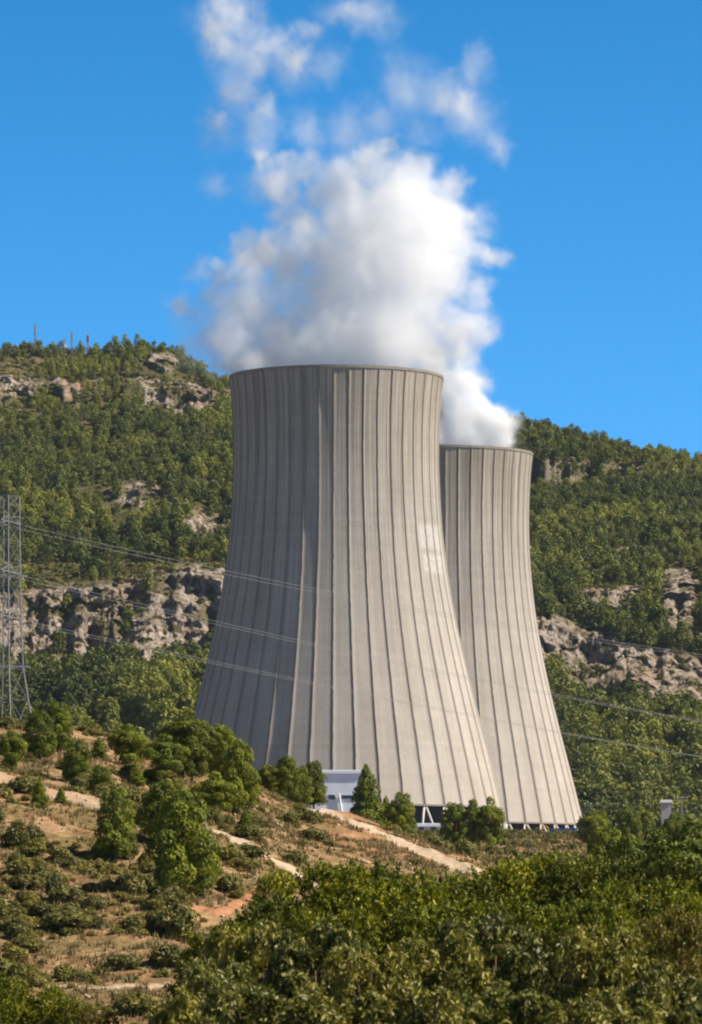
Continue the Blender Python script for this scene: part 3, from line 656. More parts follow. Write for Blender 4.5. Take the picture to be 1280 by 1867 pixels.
# ---------------------------------------------------------------- cooling towers
TH = 121.0
HW = [(1470, 303), (1420, 290), (1370, 278), (1285, 256), (1220, 239), (1140, 221), (1060, 206), (1000, 197.5), (930, 190.5), (850, 187), (760, 188.5), (725, 190.5), (706, 193), (690, 194.5)]
zz = np.array([(1470-y)/(1470-690)*TH for y, _ in HW]); rr = np.array([w/6.455 for _, w in HW])
pf = np.polyfit(zz, rr, 6)
def shell_r(z): return float(np.polyval(pf, z))
NRIB = 44
def tower(name_loc, zb, ground, mat, label, seed, phase, patch):
    x0, y0 = name_loc; root = empty('cooling_tower', (x0, y0, ground)); tag(root, label, 'cooling tower')
    b0 = zb-ground; r = np.random.default_rng(seed)
    zs = np.linspace(0, TH, 91); angs = []; kind = []
    wv = .105; 
    for k in range(NRIB):
        a0 = 2*math.pi*k/NRIB+phase
        angs.append(a0)
    nper = 9; V_, rib_, pat_ = [], [], []
    jit = np.cumsum(r.normal(0, .10, (len(zs), NRIB)), 0); jit -= np.linspace(0, 1, len(zs))[:, None]*jit[-1]
    jit = .16*jit+r.normal(0, .035, (len(zs), NRIB))
    for i, z in enumerate(zs):
        R0 = shell_r(z)
        for k in range(NRIB):
            a0 = angs[k]+jit[i, k]/R0; nxt = (angs[(k+1) % NRIB]+(2*math.pi if k == NRIB-1 else 0))+jit[i, (k+1) % NRIB]/R0
            e = wv/R0
            sect = [(a0-e, 0, 1), (a0-e*.8, .13, 1), (a0+e*.8, .13, 1), (a0+e, 0, 1)]
            for q in range(1, 6):
                t = q/6; sect.append((a0+e+(nxt-e-a0-e)*t, 0, 0))
            aL, aR = a0+e, nxt-e; AL, AR = (R0*math.sin(aL), -R0*math.cos(aL)), (R0*math.sin(aR), -R0*math.cos(aR))
            for qi, (a, dr, rb) in enumerate(sect):
                if qi > 3:                       # the bays between ribs are nearly flat panels
                    t = (qi-3)/6; V_.append((AL[0]*(1-t)+AR[0]*t, AL[1]*(1-t)+AR[1]*t, z+b0))
                else: V_.append(((R0+dr)*math.sin(a), -(R0+dr)*math.cos(a), z+b0))
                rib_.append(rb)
                th = math.degrees((a+math.pi) % (2*math.pi)-math.pi)
                pat_.append(1.0 if patch and any(a1 < th < a2 and z1 < z < z2 for a1, a2, z1, z2 in patch) else 0.0)
    n = NRIB*nper; idx = np.arange(len(zs)*n).reshape(len(zs), n); nx = np.roll(idx, -1, 1)
    Fs = np.stack([idx[:-1], nx[:-1], nx[1:], idx[1:]], -1).reshape(-1, 4)
    # inner skin
    base = len(V_); m = 132
    for z in zs:
        R0 = shell_r(z)-.9
        for k in range(m): V_.append((R0*math.sin(2*math.pi*k/m), -R0*math.cos(2*math.pi*k/m), z+b0)); rib_.append(0); pat_.append(0)
    i2 = base+np.arange(len(zs)*m).reshape(len(zs), m); n2 = np.roll(i2, -1, 1)
    F2 = np.stack([n2[:-1], i2[:-1], i2[1:], n2[1:]], -1).reshape(-1, 4)
    # lower lip ring between skins (approximate by a ring of quads of its own)
    me_ = npmesh('shell', np.array(V_), np.concatenate([Fs, F2]), mat, {'ribm': rib_, 'patch': pat_})
    obj('shell', me_, root)
    # rim ring and base ring beam
    for nm_, z0, z1, ro, ri, mt in (('top_rim', TH-.1, TH+.7, .16, -1.4, M['rim']), ('ring_beam', -.45, .02, .12, -1.3, M['rim'])):
        b = MB(); m = 176; R0 = shell_r(z0)
        vs = []
        for k in range(m):
            a = 2*math.pi*k/m
            for rad, z in ((R0+ro, z0), (R0+ro, z1), (R0+ri, z1), (R0+ri, z0)): vs.append((rad*math.sin(a), -rad*math.cos(a), z+b0))
        fs = [(4*k+q, 4*((k+1) % m)+q, 4*((k+1) % m)+(q+1) % 4, 4*k+(q+1) % 4) for k in range(m) for q in range(4)]
        b.add(vs, fs).build(nm_, mt, root)
    # raking columns in V pairs
    Rt = shell_r(0)-.4; Rb = Rt+2.6
    for k in range(NRIB):
        a = 2*math.pi*(k+.5)/NRIB+phase
        for s in (-1, 1):
            at_, ab = a+s*.46*2*math.pi/NRIB, a+s*.10*2*math.pi/NRIB
            MB().tube([(Rb*math.sin(ab), -Rb*math.cos(ab), -.3), (Rt*math.sin(at_), -Rt*math.cos(at_), b0-.4)], .33, 8).build('support_column', M['pale'], root, True)
    b = MB(); R1 = shell_r(0)-4.5; m = 96
    vs = [(R1*math.sin(2*math.pi*k/m), -R1*math.cos(2*math.pi*k/m), z) for z in (-.5, b0+2.5) for k in range(m)]
    b.add(vs, [(k, (k+1) % m, m+(k+1) % m, m+k) for k in range(m)]+[tuple(range(2*m-1, m-1, -1))]).build('fill_pack', M['fill'], root)  # fill as a closed drum, its dark tone standing in for interior shade
    b = MB(); vs = []
    for k in range(m):
        a = 2*math.pi*k/m
        for rad, z in ((Rb+2.2, -.8), (Rb+2.2, 1.3), (Rb+1.7, 1.3), (Rb+1.7, -.8)): vs.append((rad*math.sin(a), -rad*math.cos(a), z))
    b.add(vs, [(4*k+q, 4*((k+1) % m)+q, 4*((k+1) % m)+(q+1) % 4, 4*k+(q+1) % 4) for k in range(m) for q in range(4)]).build('basin_wall', M['pale'], root)
    return root
T1, T2 = ((613-CX)/FPX*1340, 1340.0), ((804-CX)/FPX*1558, 1558.0)
tower(T1, 33.6, gz(*T1)-.0, M['shell1'], 'big nearer concrete cooling tower with a shaded left flank and pale repair patches', 3, -.018, [(51, 76, 65.2, 70.6), (50, 75, 72.2, 79.2)])
tower(T2, 33.6, gz(*T2)-.0, M['shell2'], 'farther concrete cooling tower half hidden behind the nearer one', 9, .03, None)

# ---------------------------------------------------------------- steam
def steam(name, dense, mid, thin, upper, D, half, z0, z1, x0, x1, label, seed, vox=.55, rho=.14):
    px2m = D/FPX
    def conv(bl): return [((px-CX)*px2m, dy, (HZ-py)*px2m, r*px2m) for px, py, r, dy in bl]
    ng = bpy.data.node_groups.new(name, 'GeometryNodeTree')
    ng.interface.new_socket('Geometry', in_out='OUTPUT', socket_type='NodeSocketGeometry')
    out = ng.nodes.new('NodeGroupOutput'); L = ng.links.new
    def N(t, **kw):
        n_ = ng.nodes.new(t)
        for k, v in kw.items(): setattr(n_, k, v)
        return n_
    def mth(op, a, b=0.0, c=0.0, clamp=False):
        n_ = N('ShaderNodeMath', operation=op); n_.use_clamp = clamp
        for i, v in enumerate((a, b, c)):
            if isinstance(v, bpy.types.NodeSocket): L(v, n_.inputs[i])
            else: n_.inputs[i].default_value = v
        return n_.outputs[0]
    p = N('GeometryNodeInputPosition').outputs[0]
    def nz(scale, detail, rough, vec, off=0.0):
        n_ = N('ShaderNodeTexNoise', noise_dimensions='4D'); n_.inputs['Scale'].default_value = scale; n_.inputs['Detail'].default_value = detail
        n_.inputs['Roughness'].default_value = rough; n_.inputs['W'].default_value = seed+off; L(vec, n_.inputs['Vector']); return n_
    def vm(op, a, b):
        n_ = N('ShaderNodeVectorMath', operation=op)
        for i, v in enumerate((a, b)):
            if isinstance(v, bpy.types.NodeSocket): L(v, n_.inputs[i])
            else: n_.inputs[i].default_value = v
        return n_
    w1 = nz(.075, 3, .5, p); c1 = vm('SUBTRACT', w1.outputs['Color'], (.5, .5, .5)).outputs[0]
    w2 = nz(.22, 2, .5, p, 3.0); c2 = vm('SUBTRACT', w2.outputs['Color'], (.5, .5, .5)).outputs[0]
    sc1 = vm('MULTIPLY', c1, (13, 10, 12)).outputs[0]; sc2 = vm('MULTIPLY', c2, (8, 8, 8)).outputs[0]; w3 = nz(.6, 3, .6, p, 5.0); sc3 = vm('MULTIPLY', vm('SUBTRACT', w3.outputs['Color'], (.5, .5, .5)).outputs[0], (3.6, 3.6, 3.6)).outputs[0]; sc2 = vm('ADD', sc2, sc3).outputs[0]
    q = vm('ADD', vm('ADD', p, sc1).outputs[0], sc2).outputs[0]
    sep = N('ShaderNodeSeparateXYZ'); L(p, sep.inputs[0])
    # less warp close to the mouth of the tower
    fade = mth('MULTIPLY', mth('SUBTRACT', sep.outputs[2], z0), .08, clamp=True)
    mixv = N('ShaderNodeMix', data_type='VECTOR'); L(mth('MULTIPLY_ADD', fade, .75, .25), mixv.inputs[0]); L(p, mixv.inputs[4]); L(q, mixv.inputs[5]); q = mixv.outputs[1]
    det = nz(.10, 8, .70, vm('MULTIPLY', q, (1.0, 1.0, .75)).outputs[0], 7.0).outputs['Fac']; dn = mth('SUBTRACT', det, .5)
    def chain(bl, sm_):
        acc = None
        for x_, dy, z_, r_ in conv(bl):
            s_ = vm('SUBTRACT', q, (x_, dy+D, z_)).outputs[0]
            ln_ = N('ShaderNodeVectorMath', operation='LENGTH'); L(s_, ln_.inputs[0])
            v_ = mth('MULTIPLY_ADD', ln_.outputs['Value'], -1.0/r_, 1.0)
            if acc is None: acc = v_
            else: acc = mth('SMOOTH_MAX', acc, v_, sm_)
        return acc
    tot = None
    for bl, amp, bias, gain, mul in ((dense, .95, .14, 2.6, rho), (mid, 1.5, .0, 1.5, rho*.75), (upper, 2.4, .0, 1.4, rho*.60), (thin, 2.4, -.08, 1.1, rho*.38)):
        if not bl: continue
        a = mth('MULTIPLY_ADD', dn, amp, chain(bl, .38 if bl is dense else .2))
        a = mth('MULTIPLY', mth('SUBTRACT', a, bias), gain, clamp=True)
        a = mth('MULTIPLY', mth('MULTIPLY', a, a), mul)
        tot = a if tot is None else mth('ADD', tot, a)
    tot = mth('MULTIPLY', tot, mth('MULTIPLY', mth('SUBTRACT', sep.outputs[2], z0), .5, clamp=True))
    vc = N('GeometryNodeVolumeCube'); L(tot, vc.inputs['Density'])
    vc.inputs['Min'].default_value = (x0, D-half, z0); vc.inputs['Max'].default_value = (x1, D+half, z1)
    vc.inputs['Resolution X'].default_value = int((x1-x0)/vox); vc.inputs['Resolution Y'].default_value = int(2*half/vox); vc.inputs['Resolution Z'].default_value = int((z1-z0)/vox)
    m = bpy.data.materials.new(name); m.use_nodes = True; nt = m.node_tree; nt.nodes.clear()
    o_ = nt.nodes.new('ShaderNodeOutputMaterial'); pv = nt.nodes.new('ShaderNodeVolumePrincipled')
    pv.inputs['Color'].default_value = (.994, .994, .994, 1); pv.inputs['Density'].default_value = 1.0; pv.inputs['Anisotropy'].default_value = .2
    nt.links.new(pv.outputs[0], o_.inputs['Volume'])
    sm = N('GeometryNodeSetMaterial'); sm.inputs['Material'].default_value = m
    L(vc.outputs[0], sm.inputs['Geometry']); L(sm.outputs[0], out.inputs[0])
    me_ = bpy.data.meshes.new(name); me_.materials.append(m); me_.from_pydata([(0, D, z0), (.1, D, z0), (0, D, z0+.1)], [], [(0, 1, 2)])
    o = obj(name, me_); md = o.modifiers.new('steam', 'NODES'); md.node_group = ng
    tag(o, label, 'steam', None, 'stuff'); return o
dense = [(590, 640, 125, 0), (700, 600, 150, 0), (765, 480, 135, 0), (680, 430, 120, 0), (730, 370, 115, 0), (640, 530, 125, 0), (790, 420, 105, 0), (520, 640, 80, 0), (620, 340, 70, 0), (470, 668, 52, -6), (440, 664, 38, 4), (415, 668, 30, 0), (500, 660, 60, 8), (560, 650, 85, 0), (640, 645, 95, 0), (720, 648, 88, 0), (775, 660, 55, 0), (800, 640, 50, 5), (790, 668, 40, -4),
         (590, 590, 75, 0), (680, 560, 100, 0), (770, 570, 85, 0), (825, 610, 52, 6), (835, 590, 48, 0), (610, 520, 80, 4), (700, 480, 105, 0), (790, 460, 80, 0), (845, 450, 48, 0), (875, 470, 32, 0),
         (600, 460, 66, 0), (530, 490, 58, 4), (490, 465, 42, 0), (440, 462, 34, 4), (400, 482, 27, 0), (430, 436, 20, 0), (560, 420, 46, 0), (660, 400, 88, 0), (740, 360, 92, 0), (810, 380, 62, 0), (825, 340, 44, 0),
         (620, 330, 60, 0), (560, 305, 48, 0), (515, 292, 34, 0), (485, 288, 22, 0), (680, 290, 50, 0), (710, 265, 32, 0), (760, 300, 48, 0), (590, 360, 40, 0), (850, 400, 36, 0)]
midb = [(460, 560, 95, 0), (430, 630, 85, 0), (480, 480, 70, 0), (560, 450, 80, 0), (450, 500, 60, -4), (400, 510, 46, 0), (365, 490, 34, 0), (430, 620, 70, -6), (380, 600, 48, 0), (350, 560, 36, 0), (500, 610, 70, 0), (450, 440, 36, 0), (520, 400, 34, 0), (420, 570, 80, 0), (470, 590, 80, 6), (400, 620, 60, 4), (460, 530, 60, 0), (390, 540, 40, 0), (390, 670, 34, 0), (520, 540, 70, 0), (870, 600, 55, 0), (890, 610, 36, 0), (870, 540, 40, 0), (895, 470, 32, 0), (520, 340, 55, 0), (535, 360, 50, 6), (480, 280, 34, 0),
]
upper = [(385, 50, 44, 0), (410, 80, 40, 0), (440, 40, 44, 0), (495, 85, 52, 0), (545, 105, 42, 0), (470, 120, 46, 0), (560, 60, 30, 0), (420, 190, 30, 0), (395, 230, 28, 0), (485, 190, 30, 0), (820, 115, 22, 0), (812, 190, 34, 0), (850, 195, 30, 0), (905, 255, 24, 0), (640, 20, 30, 0), (430, 10, 60, 0)]
thin = [(400, 40, 75, 0), (450, 100, 80, 0), (530, 110, 70, 0), (600, 115, 48, 0), (430, 170, 70, 0), (470, 230, 55, 0), (400, 240, 45, 0), (620, 25, 50, 0), (680, 30, 65, 0), (650, 70, 30, 0), (730, 160, 75, 0), (690, 205, 60, 0), (800, 170, 75, 0), (860, 210, 70, 0), (905, 270, 38, 0), (870, 120, 50, 0),
        (560, 240, 60, 0), (640, 240, 60, 0), (335, 560, 40, 0), (350, 620, 55, 0), (340, 655, 34, 0), (880, 400, 50, 0), (400, 330, 40, 0), (480, 330, 55, 0), (780, 240, 50, 0)]
steam('steam_plume', dense, midb, thin, upper, 1340, 31, 153.5, 282, -58, 52, 'dense white steam rising from the nearer cooling tower and thinning into wisps', 2.3)
dense2 = [(830, 800, 58, 0), (870, 805, 58, 0), (905, 806, 42, 0), (790, 800, 50, 0), (925, 812, 20, 0), (850, 760, 62, 0), (890, 770, 46, 0), (830, 720, 54, 0), (870, 730, 40, 0), (800, 700, 50, 0), (845, 690, 42, 0), (790, 640, 40, 0)]
mid2 = [(915, 770, 40, 0), (925, 795, 30, 0), (870, 690, 44, 0), (850, 650, 40, 0)]
steam('steam_plume', dense2, mid2, [], [], 1558, 22, 153.0, 200, 12, 62, 'white steam rising from the farther cooling tower behind the nearer one', 6.1, vox=.7, rho=.30)

# ---------------------------------------------------------------- buildings and plant equipment
def window(root, x, y, z, w, h):
    f = MB()
    for c, d in (((x, y, z+h/2), (w+.2, .16, .14)), ((x, y, z-h/2), (w+.2, .16, .14)), ((x-w/2, y, z), (.14, .16, h-.14)), ((x+w/2, y, z), (.14, .16, h-.14))): f.box(c, d)
    fo = f.build('window', M['grey'], root); MB().box((x, y+.02, z), (w-.14, .08, h-.14)).build('pane', M['dark'], fo)
def building(px0, px1, ytop, D, dep, label, wins, name='building', wm='white'):
    x0, x1 = (px0-CX)/FPX*D, (px1-CX)/FPX*D; cx = (x0+x1)/2; g = gz(cx, D); h = (HZ-ytop)/FPX*D-g; w = x1-x0
    root = empty(name, (cx, D, g)); tag(root, label, 'building')
    MB().box((0, dep/2, h/2-.3), (w, dep, h-.6)).build('wall', M[wm], root)
    MB().box((0, dep/2, h-.25), (w+1.0, dep+1.0, .7)).box((0, dep/2, h+.2), (w+.3, dep+.3, .2)).build('roof', M['white'], root)
    for a in wins: window(root, *a[:1], -.09, *a[1:])
    return root, w, h
rt, w_, h_ = building(556, 662, 1406, 1235, 12, 'white flat roofed building at the foot of the nearer tower', [(-.6, 9.9, 1.7, 1.2), (-3.4, 9.9, 1.7, 1.2), (3.6, 9.9, 3.4, 1.0), (-5.8, 9.9, 1.2, 1.2)])
MB().box((1.7, -.10, 1.5), (1.3, .18, 3.0)).build('door', M['dark'], rt)
b = MB(); b.tube([(2.2, -.35, 5.2), (1.3, -.35, 10.8)], .22, 8).tube([(2.2, -.35, 5.2), (2.2, -.35, .1)], .22, 8); b.build('pipe', M['white'], rt)
rt2, _, _ = building(1207, 1224, 1460, 1560, 4, 'little white box building among the trees right of the towers', [(0, 3.4, 1.2, .8)], wm='grey')
rt3, _, _ = building(760, 801, 1503, 1262, 4, 'low white pump house under the open base of the nearer tower', [(-1.8, 2.2, 1.4, 1.2), (1.4, 2.2, 1.6, 1.2)], wm='pale')
# blue container
def container(px0, px1, D, hh, mat, label):
    x0, x1 = (px0-CX)/FPX*D, (px1-CX)/FPX*D; g = gz((x0+x1)/2, D); r = empty('shipping_container', ((x0+x1)/2, D, g)); tag(r, label, 'container'); w = x1-x0
    b = MB(); prof = []
    n = 28
    for i in range(n+1):
        xx = -w/2+w*i/n; o_ = .06 if i % 2 else 0
        prof.append((xx, -1.2+o_))
    vs = [(x_, y_, .15) for x_, y_ in prof]+[(w/2, 1.2, .15), (-w/2, 1.2, .15)]; m = len(vs); vs += [(x_, y_, hh) for x_, y_, _ in vs]
    b.add(vs, [tuple(range(m-1, -1, -1)), tuple(range(m, 2*m))]+[(i, (i+1) % m, m+(i+1) % m, m+i) for i in range(m)]); b.build('body', mat, r)
    f = MB()
    for sx in (-1, 1):
        for sy in (-1, 1): f.box((sx*w/2, sy*1.22, hh/2+.05), (.2, .2, hh+.1))
    for z_ in (.12, hh+.02):
        for sy in (-1, 1): f.box((0, sy*1.26, z_), (w-.22, .12, .18))
    f.build('frame', mat, r)
    MB().box((w/2+.04, 0, hh/2), (.08, 2.0, hh-.4)).build('door', mat, r)
container(1003, 1030, 1486, 2.5, M['blue'], 'bright blue container nearer the yellow machine under the farther tower')
container(1030.6, 1052, 1489, 2.7, M['blue'], 'bright blue container at the right corner of the farther tower base')
# yellow excavator
D = 1488; x = (978-CX)/FPX*D; g = gz(x, D); r = empty('excavator', (x, D, g)); tag(r, 'small yellow excavator working left of the blue containers', 'excavator')
for sy in (-1, 1):
    b = MB(); b.prism([(-1.5, .35), (-1.2, .75), (1.2, .75), (1.5, .35), (1.2, 0), (-1.2, 0)], sy*.95-.22, sy*.95+.22); b.build('track', M['rubber'], r)
MB().prism([(-1.7, .85), (-1.7, 1.8), (-.5, 1.95), (.3, 1.6), (1.3, 1.5), (1.3, .85)], -1.0, 1.0).build('body', M['yellow'], r)
cb_ = MB().prism([(-.3, 1.95), (-.2, 3.1), (.8, 3.1), (1.1, 1.62), (.3, 1.62)], -.98, -.05).build('cab', M['yellow'], r); MB().prism([(-.1, 2.1), (-.05, 2.95), (.7, 2.95), (.95, 2.1)], -1.02, -.985).build('window', M['dark'], cb_)
ab = MB().tube([(1.1, .2, 1.6), (2.2, .2, 3.7), (3.6, .2, 3.3)], [.26, .24, .2], 6).build('boom', M['yellow'], r); MB().tube([(3.6, .2, 3.35), (3.9, .2, 1.2)], .16, 6).build('dipper_arm', M['yellow'], ab)
MB().prism([(3.6, 1.3), (4.2, 1.25), (4.1, .5), (3.4, .6)], -.2, .6).build('bucket', M['grey'], r)
# red van
D = 1160; x = (846-CX)/FPX*D; g = gz(x, D); r = empty('parked_van', (x, D, g), R(12)); tag(r, 'red van parked half hidden left of the dark round pines', 'van')
MB().prism([(-2.4, .4), (-2.4, 2.1), (-2.2, 2.3), (1.0, 2.3), (1.7, 1.4), (2.4, 1.2), (2.5, .4)], -.95, .95).build('body', M['red'], r)
for sx in (-1.5, 1.55):
    for sy in (-1, 1):
        MB().tube([(sx, sy*.80, .36), (sx, sy*1.0, .36)], .36, 14).build('wheel', M['rubber'], r)
MB().prism([(.25, 1.45), (.25, 2.1), (.95, 2.1), (1.5, 1.45)], -.99, -.955).prism([(-2.0, 1.5), (-2.0, 2.1), (.1, 2.1), (.1, 1.5)], -.99, -.955).build('side_window', M['dark'], r)
MB().add([(1.06, -.85, 2.2), (1.06, .85, 2.2), (1.72, .85, 1.43), (1.72, -.85, 1.43)], [(0, 3, 2, 1)]).build('windscreen', M['dark'], r)
# switchyard poles right of the far tower
def pole_frame(px, top, D, w, label, lev):
    x = (px-CX)/FPX*D; g = gz(x, D); h = (HZ-top)/FPX*D-g; r = empty('switchyard_pole', (x, D, g)); tag(r, label, 'utility pole', 'switchyard poles')
    MB().tube([(0, 0, -.4), (0, 0, h)], [.28, .18], 8).build('pole', M['steel'], r)
    for t in lev:
        MB().box((0, 0, h*t), (w, .22, .25)).build('crossarm', M['steel'], r)
        b = MB()
        for s in (-1, 0, 1): b.tube([(s*w*.42, 0, h*t+.1), (s*w*.42, 0, h*t+.5), (s*w*.42, 0, h*t+.9)], [.2, .3, .12], 8)
        b.build('insulator', M['steel'], r)
pole_frame(1077, 1464, 1480, 4.6, 'tallest switchyard pole right of the farther tower', (.92, .55, .25))
pole_frame(1066, 1488, 1470, 3.2, 'short switchyard pole touching the farther tower corner', (.9, .45))
pole_frame(1092, 1490, 1475, 3.2, 'short switchyard pole right of the tallest one', (.9, .45))
pole_frame(1243, 1452, 1500, 3.6, 'lone pole right of the little white box building', (.93, .6))
# hilltop masts
def mast(px, top, label, redtop, dish=False):
    D = 2520.; x = (px-CX)/FPX*D; g = gz(x, D); h = (HZ-top)/FPX*D-g; r = empty('antenna_mast', (x, D, g)); tag(r, label, 'antenna mast', 'masts on the left ridge')
    w = .5; b = MB(); n = max(6, int(h/1.1))
    for sx, sy in ((-1, -1), (1, -1), (1, 1), (-1, 1)): b.tube([(sx*w, sy*w, -1), (sx*w*.6, sy*w*.6, h)], .13, 4)
    for i in range(n):
        z0, z1 = h*i/n, h*(i+1)/n
        for sy in (-1, 1): b.tube([(-w, sy*w*.9, z0), (w, sy*w*.9, z1)], .07, 3)
        for sx in (-1, 1): b.tube([(sx*w*.9, -w, z0), (sx*w*.9, w, z1)], .07, 3)
    b.build('lattice', M['mast_red'] if redtop == 2 else M['steel'], r)
    b = MB().box((0, 0, h*.82), (1.3, 1.3, h*.24)); b.build('antenna_panel', M['mast_red'] if redtop else M['grey'], r)
    MB().tube([(0, 0, h), (0, 0, h+1.6)], .08, 4).build('spike', M['steel'], r)
    if dish: MB().tube([(.9, -.6, h*.6), (.9, -.9, h*.6)], [.9, 1.1], 12).build('dish', M['white'], r)
mast(64, 592, 'tallest grey antenna mast standing alone on the left ridge', 0)
mast(117, 618, 'shortest antenna mast with a white dish on the ridge', 0, True)
mast(131, 606, 'slim grey antenna mast between the dish mast and the red mast', 0)
mast(160, 610, 'red and white antenna mast rightmost on the ridge', 2)

# ---------------------------------------------------------------- pylon and cables
D = 1000.; px0 = 11; x = (px0-CX)/FPX*D; g = gz(x, D); ztop = (HZ-905)/FPX*D-g
py_ = empty('power_pylon', (x, D, g)); tag(py_, 'tall grey lattice power pylon cut by the left picture edge', 'pylon')
sc_ = D/FPX
def half(z):                                    # corner radius of the body at height z
    yy = HZ-(z+g)/D*FPX
    return np.interp(yy, [905, 1060, 1215, 1310, 1420], [25, 26, 31, 47, 66])*sc_
A0 = R(14)
def corner(k, z): a = A0+k*math.pi/2; return (half(z)*math.cos(a), half(z)*math.sin(a), z)
lv = [0]; z_ = 0
while z_ < ztop-1: z_ = min(ztop, z_+max(2.4, half(z_)*1.35)); lv.append(z_)
for k in range(4):
    MB().tube([corner(k, z) for z in [-1]+lv[1:]], .15, 4).build('leg', M['steel'], py_)
for k in range(4):
    b = MB()
    for z0_, z1_ in zip(lv, lv[1:]):
        b.tube([corner(k, z0_), corner(k+1, z1_)], .05, 3).tube([corner(k+1, z0_), corner(k, z1_)], .05, 3).tube([corner(k, z1_), corner(k+1, z1_)], .07, 3)
    b.build('bracing', M['steel'], py_)
arm_pts = []
for yy in (955, 1046, 1128):
    z0_ = (HZ-yy)/FPX*D-g
    for s in (-1, 1):
        b = MB(); tip = (0.4*s, s*8.0, z0_+.3)
        for k in range(4):
            c0 = corner(k, z0_+(1.6 if k % 2 else -.2))
            if c0[1]*s > -1: b.tube([c0, tip], .10, 4)
        b.tube([corner(0, z0_), tip], .1, 4).tube([corner(2, z0_), tip], .1, 4).tube([corner(0, z0_+1.6), (0, s*4, z0_+.9), corner(2, z0_)], .07, 3)
        b.build('cross_arm', M['steel'], py_); arm_pts.append((yy, s, tip))
MB().box((0, 0, (HZ-1050)/FPX*D-g), (half(30)*2, .4, .5), A0).build('platform', M['steel'], py_)
MB().box((0, 0, (HZ-1215)/FPX*D-g), (half(30)*2.2, .3, .4), A0).build('brace_ring', M['steel'], py_)
KX = [11, 400, 545, 850, 1010, 1280, 2100]
SH = {955: [0, 88, 116, 172, 200, 242, 330], 1046: [0, 88, 124, 190, 220, 268, 370], 1128: [0, 80, 112, 176, 206, 250, 330]}
names = {955: 'top', 1046: 'middle', 1128: 'lowest'}
for yy, s, tip in arm_pts:
    pts = []; xx = np.linspace(11, 2100, 60); dy = np.interp(xx, KX, SH[yy])
    q = np.polyfit(KX, SH[yy], 3); dy = np.polyval(q, xx)-np.polyval(q, 11)
    Dc = D+s*8.0
    for a_, b_ in zip(xx, dy): pts.append(((a_-CX)/FPX*Dc, Dc, (HZ-(yy+b_))/FPX*D+.2*s))
    pts[0] = (x+tip[0], D+tip[1], g+tip[2])
    o = MB().tube(pts, .03, 4).build('power_cable', M['cable'])
    tag(o, '%s thin grey cable of the %s row crossing the towers from the pylon' % (names[yy], 'nearer' if s < 0 else 'farther'), 'cable', 'power cables of the pylon')

# ---------------------------------------------------------------- leafy plants close to the camera
def leafy_proto(seed, leaf_l, aspect, nshoot, mat, env, droop=.0, per=34, upright=.7):
    """unit-height plant: env(t)->radius; shoots with leaves along them"""
    r = np.random.default_rng(seed); n = nshoot
    t = .10+.88*r.random(n)**.75; a = r.uniform(0, 6.28, n); e = env(t)*(.35+.65*r.random(n)**.5)*(1+.22*np.sin(3*a+seed)+.15*np.sin(7*a+2*seed+9*t))
    K = 30; tk = .12+.80*(np.arange(K)+.5)/K; ak = np.arange(K)*2.4+r.random(K); ek = env(tk)*(.45+.5*r.random(K)); rk_ = (.07+.06*r.random(K))
    li = r.integers(0, K, n); u = rand_unit(n, r); u[:, 2] = np.where(u[:, 2] < -.3, -u[:, 2], u[:, 2]); a = np.arctan2(u[:, 1], u[:, 0])
    p0 = np.stack([ek[li]*np.cos(ak[li]), ek[li]*np.sin(ak[li]), tk[li]-.05], 1)+u*(rk_[li]*(.55+.45*r.random(n)**.5))[:, None]
    dr = u*(1-upright)*1.6+np.array([0, 0, upright])+.30*r.normal(size=(n, 3)); dr /= np.linalg.norm(dr, axis=1)[:, None]
    Ls = r.uniform(.035, .085, n)
    s = (np.arange(per)+.5)/per
    P = p0[:, None]+dr[:, None]*(Ls[:, None]*s[None])[..., None]
    P[..., 2] -= droop*(s[None]**2)*Ls[:, None]
    side = r.normal(size=(n, per, 3)); side -= (side*dr[:, None]).sum(-1)[..., None]*dr[:, None]; side /= np.linalg.norm(side, axis=-1)[..., None]
    up = side*.75+dr[:, None]*(.6-1.3*droop); up /= np.linalg.norm(up, axis=-1)[..., None]
    Pf = (P+up*leaf_l*.5).reshape(-1, 3); upf = up.reshape(-1, 3)
    Nf = rand_unit(len(Pf), r)+np.array([0, 0, .5]); 
    Vv, Ff = leaves(Pf, Nf, leaf_l/aspect, aspect, r, .3, up=upf)
    tint = np.clip(np.repeat(.25*r.random(K)[li]+r.random(n)*.35, per)+r.random(n*per)*.42, 0, 1)
    cm = npmesh('crown', Vv, Ff, mat, {'tint': np.repeat(tint, 4)})
    b = MB()
    b.tube([(0, 0, -.05), (.01, .01, .3), (0, .01, .75)], [.022, .016, .006], 6)
    for k in range(46):
        i = k*(n//46); c = p0[i]; z_ = max(.03, c[2]*.45); b.tube([(0, 0, z_), (c[0]*.55, c[1]*.55, (z_+c[2])/2+.01), tuple(c), tuple(c+dr[i]*Ls[i])], [.011, .008, .004, .0015], 4, False)
    return cm, bake(b, 'stems', M['twig'])
envA = lambda t: .33*np.sqrt(np.clip(1-((t-.55)/.47)**2, .02, 1))
envB = lambda t: .42*np.sqrt(np.clip(1-((t-.48)/.56)**2, .02, 1))
PR['green'] = [leafy_proto(s, .021, 1.6, 2200, M['leaf'], envA, .0, 22, .35) for s in (31, 32, 33)]
PR['olive'] = [leafy_proto(s, .046, 2.4, 1400, M['olive_leaf'], envB, .35, 16, .35) for s in (41, 42, 43)]
PR['yellow'] = [leafy_proto(51, .022, 1.8, 1500, M['yellow_leaf'], envB, .1, 22, .35)]
